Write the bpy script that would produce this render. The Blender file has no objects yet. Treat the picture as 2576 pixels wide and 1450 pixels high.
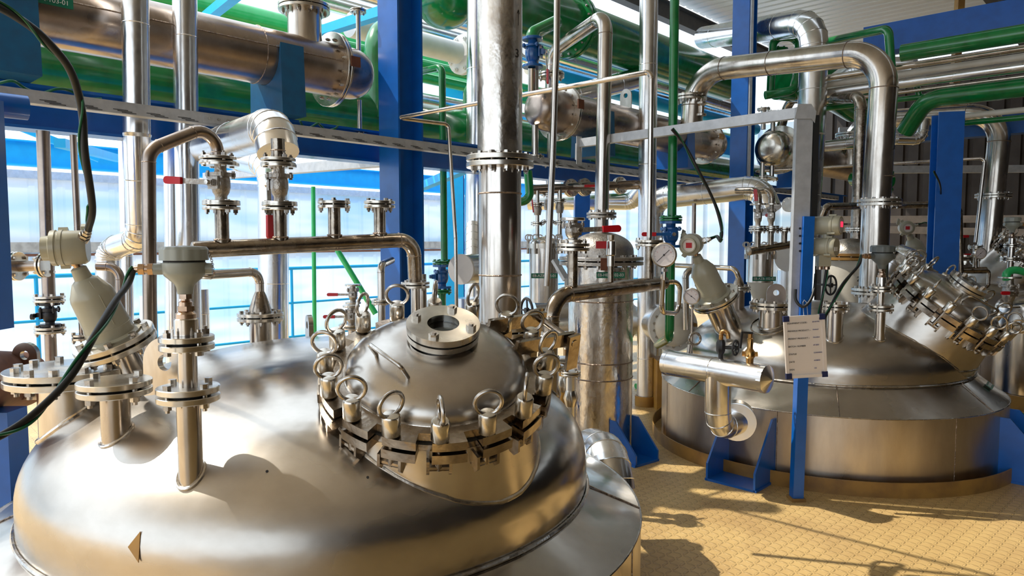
import bpy, bmesh, math, random
from mathutils import Vector, Matrix
random.seed(7)
V = Vector
PI = math.pi
# ---------------------------------------------------------------- camera, world, sun, exposure
F, CX, CY, EYE = 1780.0, 1288.0, 725.0, 1.65
PITCH = math.atan(120/1780)
sc = bpy.context.scene
cd = bpy.data.cameras.new('camera'); cam = bpy.data.objects.new('camera', cd)
sc.collection.objects.link(cam); sc.camera = cam
cd.sensor_width = 36; cd.lens = F/2576*36; cd.clip_start = .05; cd.clip_end = 300
cam.location = (0, 0, EYE); cam.rotation_euler = (PI/2-PITCH, 0, 0)
world = bpy.data.worlds.new('world'); sc.world = world; world.use_nodes = True
wn = world.node_tree.nodes; bg = wn['Background']
bg.inputs['Color'].default_value = (.80, .90, 1, 1); bg.inputs['Strength'].default_value = 1.6
sd = bpy.data.lights.new('sun', 'SUN'); sun = bpy.data.objects.new('sun', sd); sc.collection.objects.link(sun)
sd.energy = 3.7; sd.angle = .012; sd.color = (1, .93, .80)
SUND = V((.62, -.16, -.80)).normalized()
sun.rotation_euler = SUND.to_track_quat('-Z', 'Y').to_euler(); sun.location = (-6, 3, 8)
vs = sc.view_settings
vs.view_transform = 'Standard'; vs.look = 'None'; vs.exposure = 0.38; vs.gamma = 1; vs.use_curve_mapping = False

# ---------------------------------------------------------------- placement
_c, _s = math.cos(PITCH), math.sin(PITCH)
def P(px, py, Y):
    a = (px-CX)/F; b = (CY-py)/F
    dy = _c+b*_s; k = Y/dy
    return V((a*k, Y, EYE+(-_s+b*_c)*k))
def G(px, py, z=0.0):
    a = (px-CX)/F; b = (CY-py)/F
    dz = -_s+b*_c; k = (z-EYE)/dz
    return V((a*k, (_c+b*_s)*k, z))
A = V((math.sin(math.radians(43)), math.cos(math.radians(43)), 0)); B = V((-A.y, A.x, 0)); Z = V((0, 0, 1)); X = V((1, 0, 0)); Yv = V((0, 1, 0))
def along(p0, d, px):
    k = (px-CX)/F; z = p0.z-EYE
    t = (k*(p0.y*_c-z*_s)-p0.x)/(d.x-k*(d.y*_c-d.z*_s))
    return p0+d*t

# ---------------------------------------------------------------- materials
def newmat(name):
    m = bpy.data.materials.new(name); m.use_nodes = True
    nt = m.node_tree; return m, nt, nt.nodes['Principled BSDF']
def nd(nt, t, **k):
    n = nt.nodes.new(t)
    for a, b in k.items():
        setattr(n, a, b)
    return n
def metal(name, col, rough, col2=None, nscale=6, stretch=(1, 1, 1), rv=.12, bump=.0, bscale=30, metallic=1, spots=0):
    m, nt, p = newmat(name); L = nt.links.new
    tc = nd(nt, 'ShaderNodeTexCoord'); mp = nd(nt, 'ShaderNodeMapping'); L(tc.outputs['Object'], mp.inputs['Vector'])
    mp.inputs['Scale'].default_value = stretch
    n1 = nd(nt, 'ShaderNodeTexNoise'); n1.inputs['Scale'].default_value = nscale; n1.inputs['Detail'].default_value = 6; n1.inputs['Roughness'].default_value = .65
    L(mp.outputs[0], n1.inputs['Vector'])
    mx = nd(nt, 'ShaderNodeMix', data_type='RGBA'); mx.inputs['A'].default_value = (*col, 1); mx.inputs['B'].default_value = (*(col2 or col), 1)
    cr = nd(nt, 'ShaderNodeMapRange'); cr.inputs['From Min'].default_value = .35; cr.inputs['From Max'].default_value = .7
    L(n1.outputs['Fac'], cr.inputs['Value']); L(cr.outputs[0], mx.inputs['Factor']); L(mx.outputs['Result'], p.inputs['Base Color'])
    mr = nd(nt, 'ShaderNodeMapRange'); mr.inputs['To Min'].default_value = max(.02, rough-rv); mr.inputs['To Max'].default_value = rough+rv
    n2 = nd(nt, 'ShaderNodeTexNoise'); n2.inputs['Scale'].default_value = nscale*.6; n2.inputs['Detail'].default_value = 4
    L(mp.outputs[0], n2.inputs['Vector']); L(n2.outputs['Fac'], mr.inputs['Value'])
    mr.inputs['From Min'].default_value = .3; mr.inputs['From Max'].default_value = .7
    L(mr.outputs[0], p.inputs['Roughness']); p.inputs['Metallic'].default_value = metallic
    if bump:
        n3 = nd(nt, 'ShaderNodeTexNoise'); n3.inputs['Scale'].default_value = bscale; n3.inputs['Detail'].default_value = 3
        L(mp.outputs[0], n3.inputs['Vector'])
        bp = nd(nt, 'ShaderNodeBump'); bp.inputs['Strength'].default_value = bump; bp.inputs['Distance'].default_value = .02
        L(n3.outputs['Fac'], bp.inputs['Height']); L(bp.outputs[0], p.inputs['Normal'])
    return m
def paint(name, col, rough=.3, col2=None, spec=.5, coat=.0, nscale=8, trans=0, bump=0):
    m, nt, p = newmat(name); L = nt.links.new
    tc = nd(nt, 'ShaderNodeTexCoord'); n1 = nd(nt, 'ShaderNodeTexNoise'); n1.inputs['Scale'].default_value = nscale; n1.inputs['Detail'].default_value = 5
    L(tc.outputs['Object'], n1.inputs['Vector'])
    mx = nd(nt, 'ShaderNodeMix', data_type='RGBA'); mx.inputs['A'].default_value = (*col, 1); mx.inputs['B'].default_value = (*(col2 or [c*.82 for c in col]), 1)
    cr = nd(nt, 'ShaderNodeMapRange'); cr.inputs['From Min'].default_value = .4; cr.inputs['From Max'].default_value = .65
    L(n1.outputs['Fac'], cr.inputs['Value']); L(cr.outputs[0], mx.inputs['Factor']); L(mx.outputs['Result'], p.inputs['Base Color'])
    p.inputs['Roughness'].default_value = rough; p.inputs['Coat Weight'].default_value = coat; p.inputs['Coat Roughness'].default_value = .12
    if trans: p.inputs['Transmission Weight'].default_value = trans
    if bump:
        bp = nd(nt, 'ShaderNodeBump'); bp.inputs['Strength'].default_value = bump; bp.inputs['Distance'].default_value = .01
        L(n1.outputs['Fac'], bp.inputs['Height']); L(bp.outputs[0], p.inputs['Normal'])
    return m
M = {}
M['shell'] = metal('brushed_stainless_shell', (.62, .575, .52), .25, (.47, .43, .38), 2.2, (1, 1, 1.6), .13, .22, 3.2)
M['jacket'] = metal('brushed_jacket_steel', (.64, .58, .51), .36, (.50, .44, .385), 3.5, (1.6, 1.6, .5), .12, .08, 6)
M['lid'] = metal('polished_stainless_lid', (.58, .54, .49), .26, (.45, .405, .36), 4, (1, 1, 1), .09, .08, 7)
M['steel'] = metal('stainless_pipe', (.72, .67, .61), .22, (.48, .42, .36), 7, (1, 1, .35), .10, .10, 9)
M['scratch'] = metal('scratched_stainless', (.80, .76, .70), .24, (.56, .50, .44), 22, (1, 1, .5), .12, .16, 22)
M['brown'] = metal('heat_tinted_stainless', (.46, .385, .33), .30, (.30, .245, .21), 4, (1, 1, 1), .10, .10, 6)
M['tarn'] = metal('tarnished_stainless', (.46, .40, .33), .24, (.25, .20, .155), 16, (1, 1, 1), .10, .15, 18)
M['flange'] = metal('machined_steel', (.74, .70, .63), .25, (.56, .51, .44), 12, (1, 1, 1), .10)
M['bolt'] = metal('bolt_steel', (.66, .62, .57), .26, (.38, .34, .30), 30, (1, 1, 1), .08)
M['clad'] = metal('aluminium_cladding', (.90, .90, .90), .25, (.80, .80, .81), 5, (1, 1, .6), .09, .16, 7)
M['galv'] = metal('galvanised_steel', (.58, .60, .63), .50, (.45, .47, .50), 14, (1, 1, 1), .08, metallic=.45)
M['weld'] = metal('weld_bead', (.42, .34, .28), .38, (.20, .15, .12), 60, (1, 1, 1), .1, .5, 90)
M['cast'] = metal('cast_steel', (.50, .47, .43), .40, (.36, .33, .30), 40, (1, 1, 1), .1, .2, 90)
M['iron'] = metal('black_iron', (.035, .035, .04), .38, (.02, .02, .02), 20, metallic=.3)
M['brass'] = metal('brass', (.62, .36, .12), .30, (.42, .22, .08), 20)
M['copper'] = metal('bronze_fitting', (.66, .50, .38), .28, (.5, .35, .25), 20)
M['green'] = paint('green_paint', (.004, .20, .045), .22, (.003, .14, .03), coat=.5)
M['lgreen'] = paint('light_green_paint', (.02, .42, .12), .3, (.01, .36, .09), coat=.3)
M['blue'] = paint('blue_paint', (.0, .115, .50), .38, (.0, .10, .43), coat=.25)
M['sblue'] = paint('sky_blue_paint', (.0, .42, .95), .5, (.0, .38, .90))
M['bluegrey'] = paint('saddle_blue_paint', (.012, .12, .27), .42, (.015, .10, .22), nscale=14)
M['vblue'] = paint('valve_blue_paint', (.008, .10, .34), .25, coat=.4)
M['beige'] = paint('beige_enamel', (.40, .38, .29), .32, (.37, .35, .265), coat=.2)
M['grey'] = paint('grey_green_enamel', (.33, .35, .31), .35, (.30, .32, .28), coat=.2)
M['dgrey'] = paint('dark_grey_enamel', (.14, .16, .16), .35)
M['white'] = paint('white_paint', (.80, .80, .80), .4, (.74, .74, .75))
M['offw'] = paint('off_white_paint', (.72, .69, .62), .5, (.62, .58, .50), nscale=5)
M['red'] = paint('red_plastic', (.55, .008, .015), .3, (.5, .008, .015))
M['rubber'] = paint('black_rubber', (.012, .013, .014), .45)
M['gwire'] = paint('green_wire', (.003, .13, .05), .4)
M['gasket'] = paint('gasket_black', (.01, .01, .01), .7)
M['conc'] = paint('concrete', (.42, .38, .34), .9, (.30, .27, .24), nscale=9, bump=.3)
M['rust'] = paint('primer_brown', (.16, .055, .025), .7, (.12, .04, .02), nscale=20)
M['ochre'] = paint('ochre_paint', (.42, .22, .035), .5, (.28, .14, .03), nscale=6)
M['curb'] = paint('ochre_curb_paint', (.36, .20, .05), .45, (.22, .12, .04), nscale=7)
M['dial'] = paint('dial_white', (.78, .70, .68), .35, (.78, .70, .68))
M['ink'] = paint('black_ink', (.015, .012, .012), .6)
M['bink'] = paint('blue_ink', (.04, .05, .25), .6)
M['board'] = paint('whiteboard', (.86, .77, .70), .25, (.84, .75, .68), coat=.4)
M['tagg'] = paint('green_tag_plastic', (.01, .17, .10), .35)
M['navy'] = paint('navy_plastic', (.01, .02, .10), .4)
M['dark'] = paint('dark_cladding', (.045, .035, .03), .7, (.03, .022, .018), nscale=3)  # shade of the interior is put into this near-black colour
M['purl'] = paint('roof_steel_dark', (.10, .09, .085), .6)
M['tarp'] = paint('light_timber_rail', (.78, .66, .56), .6)
def glassm():
    m, nt, p = newmat('clear_glass'); p.inputs['Base Color'].default_value = (.9, .95, .93, 1); p.inputs['Roughness'].default_value = .03
    p.inputs['Transmission Weight'].default_value = 1; p.inputs['IOR'].default_value = 1.45; return m
M['glass'] = glassm()
def emis(name, col, s):
    m, nt, p = newmat(name); p.inputs['Base Color'].default_value = (*col, 1)
    p.inputs['Emission Color'].default_value = (*col, 1); p.inputs['Emission Strength'].default_value = s; return m
M['led'] = emis('red_display', (1, .02, .06), 1.6)
def cladm():       # ribbed translucent wall sheet, soft bands of what stands outside it
    m, nt, p = newmat('translucent_wall_sheet'); L = nt.links.new
    tc = nd(nt, 'ShaderNodeTexCoord'); n = nd(nt, 'ShaderNodeTexNoise'); n.inputs['Scale'].default_value = .9; n.inputs['Detail'].default_value = 2
    mp = nd(nt, 'ShaderNodeMapping'); mp.inputs['Scale'].default_value = (.5, .5, 2.5); L(tc.outputs['Object'], mp.inputs[0]); L(mp.outputs[0], n.inputs[0])
    cr = nd(nt, 'ShaderNodeValToRGB'); e = cr.color_ramp.elements; e[0].position = .35; e[0].color = (.42, .60, .76, 1); e[1].position = .62; e[1].color = (.74, .78, .84, 1)
    L(n.outputs[0], cr.inputs[0]); L(cr.outputs[0], p.inputs['Base Color']); p.inputs['Roughness'].default_value = .55
    tr = nd(nt, 'ShaderNodeBsdfTranslucent'); L(cr.outputs[0], tr.inputs[0]); ms = nd(nt, 'ShaderNodeMixShader'); ms.inputs[0].default_value = .22
    L(p.outputs[0], ms.inputs[1]); L(tr.outputs[0], ms.inputs[2]); L(ms.outputs[0], nt.nodes['Material Output'].inputs[0]); return m
M['sheet'] = cladm()
def roofm():
    m, nt, p = newmat('roof_sheet'); p.inputs['Base Color'].default_value = (.74, .74, .73, 1); p.inputs['Roughness'].default_value = .45; p.inputs['Metallic'].default_value = .2
    return m
M['roof'] = roofm()
def floorm():      # painted diamond tread plate
    m, nt, p = newmat('yellow_tread_plate'); L = nt.links.new
    def mth(op, a, b=None, c=None):
        n = nd(nt, 'ShaderNodeMath', operation=op)
        for i, v in enumerate((a, b, c)):
            if v is None: continue
            if isinstance(v, (int, float)): n.inputs[i].default_value = v
            else: L(v, n.inputs[i])
        return n.outputs[0]
    tc = nd(nt, 'ShaderNodeTexCoord'); mp = nd(nt, 'ShaderNodeMapping'); L(tc.outputs['Object'], mp.inputs[0])
    mp.inputs['Rotation'].default_value = (0, 0, math.radians(2)); mp.inputs['Scale'].default_value = (23, 23, 23)
    sx = nd(nt, 'ShaderNodeSeparateXYZ'); L(mp.outputs[0], sx.inputs[0])
    x, y = sx.outputs[0], sx.outputs[1]
    fx, fy = mth('FLOOR', x), mth('FLOOR', y)
    cx_, cy_ = mth('SUBTRACT', mth('FRACT', x), .5), mth('SUBTRACT', mth('FRACT', y), .5)
    par = mth('FLOORED_MODULO', mth('ADD', fx, fy), 2.0)
    sg = mth('SUBTRACT', mth('MULTIPLY', par, 2), 1)
    u = mth('MULTIPLY', mth('ADD', cx_, mth('MULTIPLY', cy_, sg)), .707)
    v = mth('MULTIPLY', mth('SUBTRACT', cy_, mth('MULTIPLY', cx_, sg)), .707)
    r2 = mth('ADD', mth('POWER', mth('DIVIDE', u, .46), 2), mth('POWER', mth('DIVIDE', v, .15), 2))
    h = mth('SUBTRACT', 1, mth('MINIMUM', r2, 1))
    bp = nd(nt, 'ShaderNodeBump'); bp.inputs['Strength'].default_value = .8; bp.inputs['Distance'].default_value = .004; L(h, bp.inputs['Height'])
    L(bp.outputs[0], p.inputs['Normal'])
    n = nd(nt, 'ShaderNodeTexNoise'); n.inputs['Scale'].default_value = 2.2; n.inputs['Detail'].default_value = 8; n.inputs['Roughness'].default_value = .7; L(tc.outputs['Object'], n.inputs[0])
    cr = nd(nt, 'ShaderNodeValToRGB'); e = cr.color_ramp.elements; e[0].position = .3; e[0].color = (.47, .30, .125, 1); e[1].position = .66; e[1].color = (.68, .475, .20, 1)
    L(n.outputs[0], cr.inputs[0])
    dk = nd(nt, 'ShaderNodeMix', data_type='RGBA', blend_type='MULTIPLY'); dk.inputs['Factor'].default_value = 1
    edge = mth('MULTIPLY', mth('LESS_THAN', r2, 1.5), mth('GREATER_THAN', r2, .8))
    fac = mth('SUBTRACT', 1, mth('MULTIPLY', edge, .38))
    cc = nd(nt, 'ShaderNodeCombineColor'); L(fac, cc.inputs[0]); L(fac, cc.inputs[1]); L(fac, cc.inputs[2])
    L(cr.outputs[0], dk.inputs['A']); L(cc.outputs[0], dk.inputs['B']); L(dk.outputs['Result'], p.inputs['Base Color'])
    p.inputs['Roughness'].default_value = .42; return m
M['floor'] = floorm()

# ---------------------------------------------------------------- mesh building
def basis(ax, hint=None):
    z = V(ax).normalized()
    h = V(hint) if hint is not None else (X if abs(z.x) < .9 else Yv)
    x = (h-z*h.dot(z))
    if x.length < 1e-6: x = (Yv-z*Yv.dot(z))
    x.normalize(); return x, z.cross(x), z
def frame(o, ax=Z, hint=None):
    x, y, z = basis(ax, hint); m = Matrix((x, y, z)).transposed().to_4x4(); m.translation = V(o); return m
def wloc(o):
    r = V((0, 0, 0))
    while o is not None:
        r += V(o.location); o = o.parent
    return r
def smoothpts(pts, n=8):
    P_ = [V(p) for p in pts]; P_ = [P_[0]*2-P_[1]]+P_+[P_[-1]*2-P_[-2]]; out = []
    for i in range(1, len(P_)-2):
        a, b, c, d = P_[i-1:i+3]
        for k in range(n):
            t = k/n; out.append(.5*((2*b)+(c-a)*t+(2*a-5*b+4*c-d)*t*t+(3*b-a-3*c+d)*t**3))
    out.append(P_[-2]); return out
def fillet(pts, R, seg):
    """path with rounded corners; returns points and indices where elbows start and end"""
    pts = [V(p) for p in pts]; out = [pts[0]]; marks = []
    for i in range(1, len(pts)-1):
        a, b, c = pts[i-1], pts[i], pts[i+1]
        u = (a-b); v = (c-b); lu, lv = u.length, v.length; u.normalize(); v.normalize()
        ang = u.angle(v)
        if ang > PI-.03 or R <= 0: out.append(b); continue
        d = min(R/math.tan(ang/2), lu*.5 if i > 1 else lu*.98, lv*.5 if i < len(pts)-2 else lv*.98); r = d*math.tan(ang/2)
        bis = (u+v).normalized(); cen = b+bis*(r/math.sin(ang/2)); s = b+u*d-cen
        axr = u.cross(v).normalized(); tot = PI-ang
        q = Matrix.Rotation(tot/seg, 3, axr)
        if (Matrix.Rotation(tot, 3, axr) @ s-(b+v*d-cen)).length > (Matrix.Rotation(-tot, 3, axr) @ s-(b+v*d-cen)).length: q = Matrix.Rotation(-tot/seg, 3, axr)
        marks.append(len(out)); p = s.copy()
        for k in range(seg+1):
            out.append(cen+p); p = q @ p
        marks.append(len(out)-1)
    out.append(pts[-1]); return out, marks
class MB:
    def __init__(s): s.v = []; s.f = []; s.M = Matrix()
    def at(s, o, ax=Z, hint=None): s.M = frame(o, ax, hint); return s
    def add(s, vs_, fs):
        n = len(s.v); s.v += [s.M @ V(p) for p in vs_]; s.f += [tuple(n+i for i in f) for f in fs]; return s
    def box(s, c, d):
        x, y, z = [k/2 for k in d]; c = V(c)
        vs_ = [c+V((i*x, j*y, k*z)) for i in (-1, 1) for j in (-1, 1) for k in (-1, 1)]
        return s.add(vs_, [(0, 1, 3, 2), (4, 6, 7, 5), (0, 4, 5, 1), (2, 3, 7, 6), (0, 2, 6, 4), (1, 5, 7, 3)])
    def prism(s, poly, z0, z1):
        n = len(poly); vs_ = [(p[0], p[1], z0) for p in poly]+[(p[0], p[1], z1) for p in poly]
        return s.add(vs_, [tuple(reversed(range(n))), tuple(range(n, 2*n))]+[(i, (i+1) % n, n+(i+1) % n, n+i) for i in range(n)])
    def bar(s, p0, p1, w, h, up=Z):
        p0, p1 = V(p0), V(p1); old = s.M; s.M = old @ frame(p0, p1-p0, up); s.box((0, 0, (p1-p0).length/2), (h, w, (p1-p0).length)); s.M = old; return s
    def sweep(s, pts, r, n=16, closed=False, caps=True):
        pts = [V(p) for p in pts]; N = len(pts); rr = r if isinstance(r, (list, tuple)) else [r]*N
        if closed: T = [(pts[(i+1) % N]-pts[i-1]).normalized() for i in range(N)]
        else: T = [(pts[min(i+1, N-1)]-pts[max(i-1, 0)]).normalized() for i in range(N)]
        for i in range(1, N-1):
            if not closed:
                a = (pts[i]-pts[i-1]).normalized()+(pts[i+1]-pts[i]).normalized()
                if a.length > 1e-6: T[i] = a.normalized()
        x, y, z = basis(T[0]); rings = []; vs_ = []
        for i in range(N):
            if i:
                q = T[i-1].rotation_difference(T[i]); x = q @ x; x = (x-T[i]*x.dot(T[i])).normalized(); y = T[i].cross(x)
            for k in range(n):
                t = 2*PI*k/n; vs_.append(pts[i]+(x*math.cos(t)+y*math.sin(t))*rr[i])
        fs = []
        for i in range(N if closed else N-1):
            j = (i+1) % N; off = 0
            if closed and j == 0:
                d0 = vs_[i*n]-pts[i]; d0 = T[i].rotation_difference(T[0]) @ d0
                best = min(range(n), key=lambda k: (vs_[k]-pts[0]-d0).length); off = best
            for k in range(n): fs.append((i*n+k, i*n+(k+1) % n, j*n+(k+1+off) % n, j*n+(k+off) % n))
        if caps and not closed: fs += [tuple(reversed(range(n))), tuple(range((N-1)*n, N*n))]
        return s.add(vs_, fs)
    def cyl(s, p0, p1, r, r2=None, n=20): return s.sweep([p0, p1], [r, r if r2 is None else r2], n)
    def lathe(s, prof, n=32, a0=0, a1=2*PI, cap=True):
        full = abs(a1-a0-2*PI) < 1e-6; K = n if full else n+1
        vs_ = []; fs = []
        for r, z in prof:
            for k in range(K):
                t = a0+(a1-a0)*k/n; vs_.append((r*math.cos(t), r*math.sin(t), z))
        for i in range(len(prof)-1):
            for k in range(n if full else K-1):
                fs.append((i*K+k, i*K+(k+1) % K, (i+1)*K+(k+1) % K, (i+1)*K+k))
        if full and cap:
            if prof[0][0] > 1e-4: fs.append(tuple(reversed(range(K))))
            if prof[-1][0] > 1e-4: fs.append(tuple(range((len(prof)-1)*K, len(prof)*K)))
        return s.add(vs_, fs)
    def ring(s, ri, ro, z0, z1, n=32): return s.lathe([(ri, z0), (ro, z0), (ro, z1), (ri, z1), (ri, z0)], n, cap=False)
    def torus(s, R, r, n=24, m=8, a0=0, a1=2*PI):
        if abs(a1-a0-2*PI) < 1e-6: return s.sweep([(R*math.cos(2*PI*k/n), R*math.sin(2*PI*k/n), 0) for k in range(n)], r, m, closed=True)
        return s.sweep([(R*math.cos(a0+(a1-a0)*k/n), R*math.sin(a0+(a1-a0)*k/n), 0) for k in range(n+1)], r, m)
    def hexa(s, r, z0, z1, n=6): return s.prism([(r*math.cos(2*PI*k/n), r*math.sin(2*PI*k/n)) for k in range(n)], z0, z1)
    def ball(s, c, r, n=16, m=10):
        c = V(c); old = s.M; s.M = s.M @ Matrix.Translation(c); s.lathe([(max(1e-5, r*math.sin(PI*i/m)), -r*math.cos(PI*i/m)) for i in range(m+1)], n, cap=False); s.M = old; return s
    def build(s, name, mat, parent=None, ang=34):
        me = bpy.data.meshes.new(name)
        if parent is not None: o0 = wloc(parent)
        else:
            mn = V([min(v[i] for v in s.v) for i in range(3)]); mxx = V([max(v[i] for v in s.v) for i in range(3)])
            o0 = V(((mn.x+mxx.x)/2, (mn.y+mxx.y)/2, mn.z))
        me.from_pydata([tuple(v-o0) for v in s.v], [], s.f)
        bm = bmesh.new(); bm.from_mesh(me); bmesh.ops.remove_doubles(bm, verts=bm.verts, dist=1e-6)
        bmesh.ops.recalc_face_normals(bm, faces=bm.faces); bm.to_mesh(me); bm.free()
        me.polygons.foreach_set('use_smooth', [True]*len(me.polygons)); me.set_sharp_from_angle(angle=math.radians(ang))
        me.materials.append(M[mat] if isinstance(mat, str) else mat)
        o = bpy.data.objects.new(name, me); sc.collection.objects.link(o)
        if parent is not None: o.parent = parent
        else: o.location = o0
        return o
def T(name, label, cat, loc, group=None):
    o = bpy.data.objects.new(name, None); o.empty_display_size = .1; sc.collection.objects.link(o); o.location = V(loc)
    o['label'] = label; o['category'] = cat
    if group: o['group'] = group
    return o
def tag(o, label, cat, group=None):
    o['label'] = label; o['category'] = cat
    if group: o['group'] = group
    return o
def struct(o): o['kind'] = 'structure'; return o
def depth(o):
    d = 0
    while o.parent is not None: d += 1; o = o.parent
    return d
def inst(mesh, name, parent, m):
    o = bpy.data.objects.new(name, mesh); sc.collection.objects.link(o); o.parent = parent
    mm = m.copy(); mm.translation = m.translation-wloc(parent); o.matrix_basis = mm; return o
_cache = {}
def boltmesh(s, L):
    k = (round(s, 4), round(L, 4))
    if k not in _cache:
        b = MB(); b.hexa(s, L/2, L/2+s*1.1); b.lathe([(s*.98, L/2), (s*.98, L/2+.0006)], 12); b.cyl((0, 0, -L/2-s*1.9), (0, 0, L/2), s*.52, n=8); b.hexa(s, -L/2-s*1.2, -L/2)
        me = bpy.data.meshes.new('bolt'); me.from_pydata([tuple(v) for v in b.v], [], b.f); me.materials.append(M['bolt']); _cache[k] = me
    return _cache[k]
def bolts(par, c, ax, R, n, s, L, ph=.0, flip=False, merge=None):
    fr = frame(c, ax)
    for k in range(n):
        t = ph+2*PI*k/n+PI/n; m = fr @ Matrix.Translation((R*math.cos(t), R*math.sin(t), 0)) @ Matrix.Rotation(t, 4, 'Z')
        if flip: m = m @ Matrix.Rotation(PI, 4, 'X')
        if merge is not None:
            o = merge.M; merge.M = m; merge.hexa(s, L/2, L/2+s, 6); merge.hexa(s, -L/2-s, -L/2, 6); merge.cyl((0, 0, -L/2-s*1.6), (0, 0, -L/2), s*.5, n=6); merge.M = o
        else: inst(boltmesh(s, L), 'bolt', par, m)
def joint(par, c, ax, r, t=.016, gap=.006, nb=4, mat='flange', bs=None, near=True, parB=None, flip=False, ph=0):
    """a bolted pair of flanges centred at c"""
    c = V(c); ax = V(ax).normalized(); bs = bs or max(.006, r*.115); g = gap/2; res = None
    n = 40 if near else 24
    for i, (a, b, pp) in enumerate(((-g-t, -g, par), (g, g+t, parB or par))):
        mb = MB().at(c, ax); e = min(.002, t*.15); mb.lathe([(r-e, a), (r, a+e), (r, b-e), (r-e, b)], n)
        if not near and i == 0: bolts(None, c, ax, r*.80, nb, bs, 2*t+gap, merge=mb, ph=ph)
        o = mb.build('flange', mat, pp)
        if i == 0: res = o
    MB().at(c, ax).lathe([(r*.70, -g-.0005), (r*.70, g+.0005)], 24).build('gasket', 'gasket', par)
    if near: bolts(res if depth(par) == 0 else par, c, ax, r*.80, nb, bs, 2*t+gap, flip=flip, ph=ph)
    return res
def pipe(name, pts, r, mat='steel', parent=None, R=None, seg=10, n=24, welds=True, wm='weld', ends=False):
    R = r*3 if R is None else R
    path, marks = fillet(pts, R, seg); o = MB().sweep(path, r, n).build(name, mat, parent)
    if welds and parent is not None and depth(parent) < 2:
        for i in marks:
            d = (path[min(i+1, len(path)-1)]-path[i-1]).normalized()
            MB().at(path[i], d).torus(r, r*.035+.0008, n, 6).build('weld_seam', wm, o if depth(o) < 2 else parent)
    return o
def lagged(name, pts, r, parent, R=None, seg=4, mat='clad', step=.9, n=24, caps=True):
    """pipe in sheet metal lagging: gored elbows and beaded seams"""
    R = r*1.9 if R is None else R
    path, marks = fillet(pts, R, seg); o = MB().sweep(path, r, n).build(name, mat, parent, ang=18)
    spots = []
    for i in range(len(path)-1):
        L = (path[i+1]-path[i]).length; d = (path[i+1]-path[i]).normalized()
        if L > step*.5 and L > r:
            k = max(1, int(L/step))
            for j in range(k): spots.append((path[i]+d*L*(j+.5)/k, d))
    for i in range(len(marks)//2):
        for j in range(marks[2*i], marks[2*i+1]+1): spots.append((path[j], (path[min(j+1, len(path)-1)]-path[j-1]).normalized()))
    if depth(o) < 2:
        for p, d in spots: MB().at(p, d).torus(r, .003, n, 6).build('seam_bead', mat, o)
    return o
def text(s, size, m, mat, parent, name='lettering', ext=.0006, bold=0, align='CENTER', shear=0):
    cu = bpy.data.curves.new(name, 'FONT'); cu.body = s; cu.size = size; cu.extrude = ext; cu.align_x = align; cu.align_y = 'CENTER'; cu.offset = bold; cu.shear = shear
    tmp = bpy.data.objects.new(name, cu); sc.collection.objects.link(tmp); dg = bpy.context.evaluated_depsgraph_get()
    me = bpy.data.meshes.new_from_object(tmp.evaluated_get(dg)); bpy.data.objects.remove(tmp); me.materials.clear(); me.materials.append(M[mat])
    return inst(me, name, parent, m)
def facing(p, right, up):
    x = V(right).normalized(); z = x.cross(V(up)).normalized(); y = z.cross(x); m = Matrix((x, y, z)).transposed().to_4x4(); m.translation = V(p); return m
def lug(m4, R, D, hr, th, name, mat, parent):
    """lifting lug with a real hole; m4 sits in the hole, x up, y across"""
    angs = sorted([2*PI*k/32 for k in range(32)]+[math.atan2(R, -D), math.atan2(-R, -D) % (2*PI)]); vs_ = []
    for a in angs:
        d = V((math.cos(a), math.sin(a), 0))
        ro = R if d.x >= -1e-6 else min(R/max(1e-4, abs(d.y)), D/max(1e-4, -d.x))
        for rr, zz in ((hr, -th/2), (ro, -th/2), (ro, th/2), (hr, th/2)): vs_.append(d*rr+Z*zz)
    N = len(angs); m = MB(); m.M = m4
    m.add(vs_, [(4*i+k, 4*((i+1) % N)+k, 4*((i+1) % N)+(k+1) % 4, 4*i+(k+1) % 4) for i in range(N) for k in range(4)]); return m.build(name, mat, parent)
def ibeam(name, p0, p1, w, h, t, mat, parent=None, up=Z):
    p0, p1 = V(p0), V(p1); mb = MB(); mb.M = frame(p0, p1-p0, up); L = (p1-p0).length   # local x = up
    w2, h2 = w/2, h/2
    poly = [(-h2, -w2), (-h2+t, -w2), (-h2+t, -t/2), (h2-t, -t/2), (h2-t, -w2), (h2, -w2), (h2, w2), (h2-t, w2), (h2-t, t/2), (-h2+t, t/2), (-h2+t, w2), (-h2, w2)]
    mb.prism(poly, 0, L); return mb.build(name, mat, parent)

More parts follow.
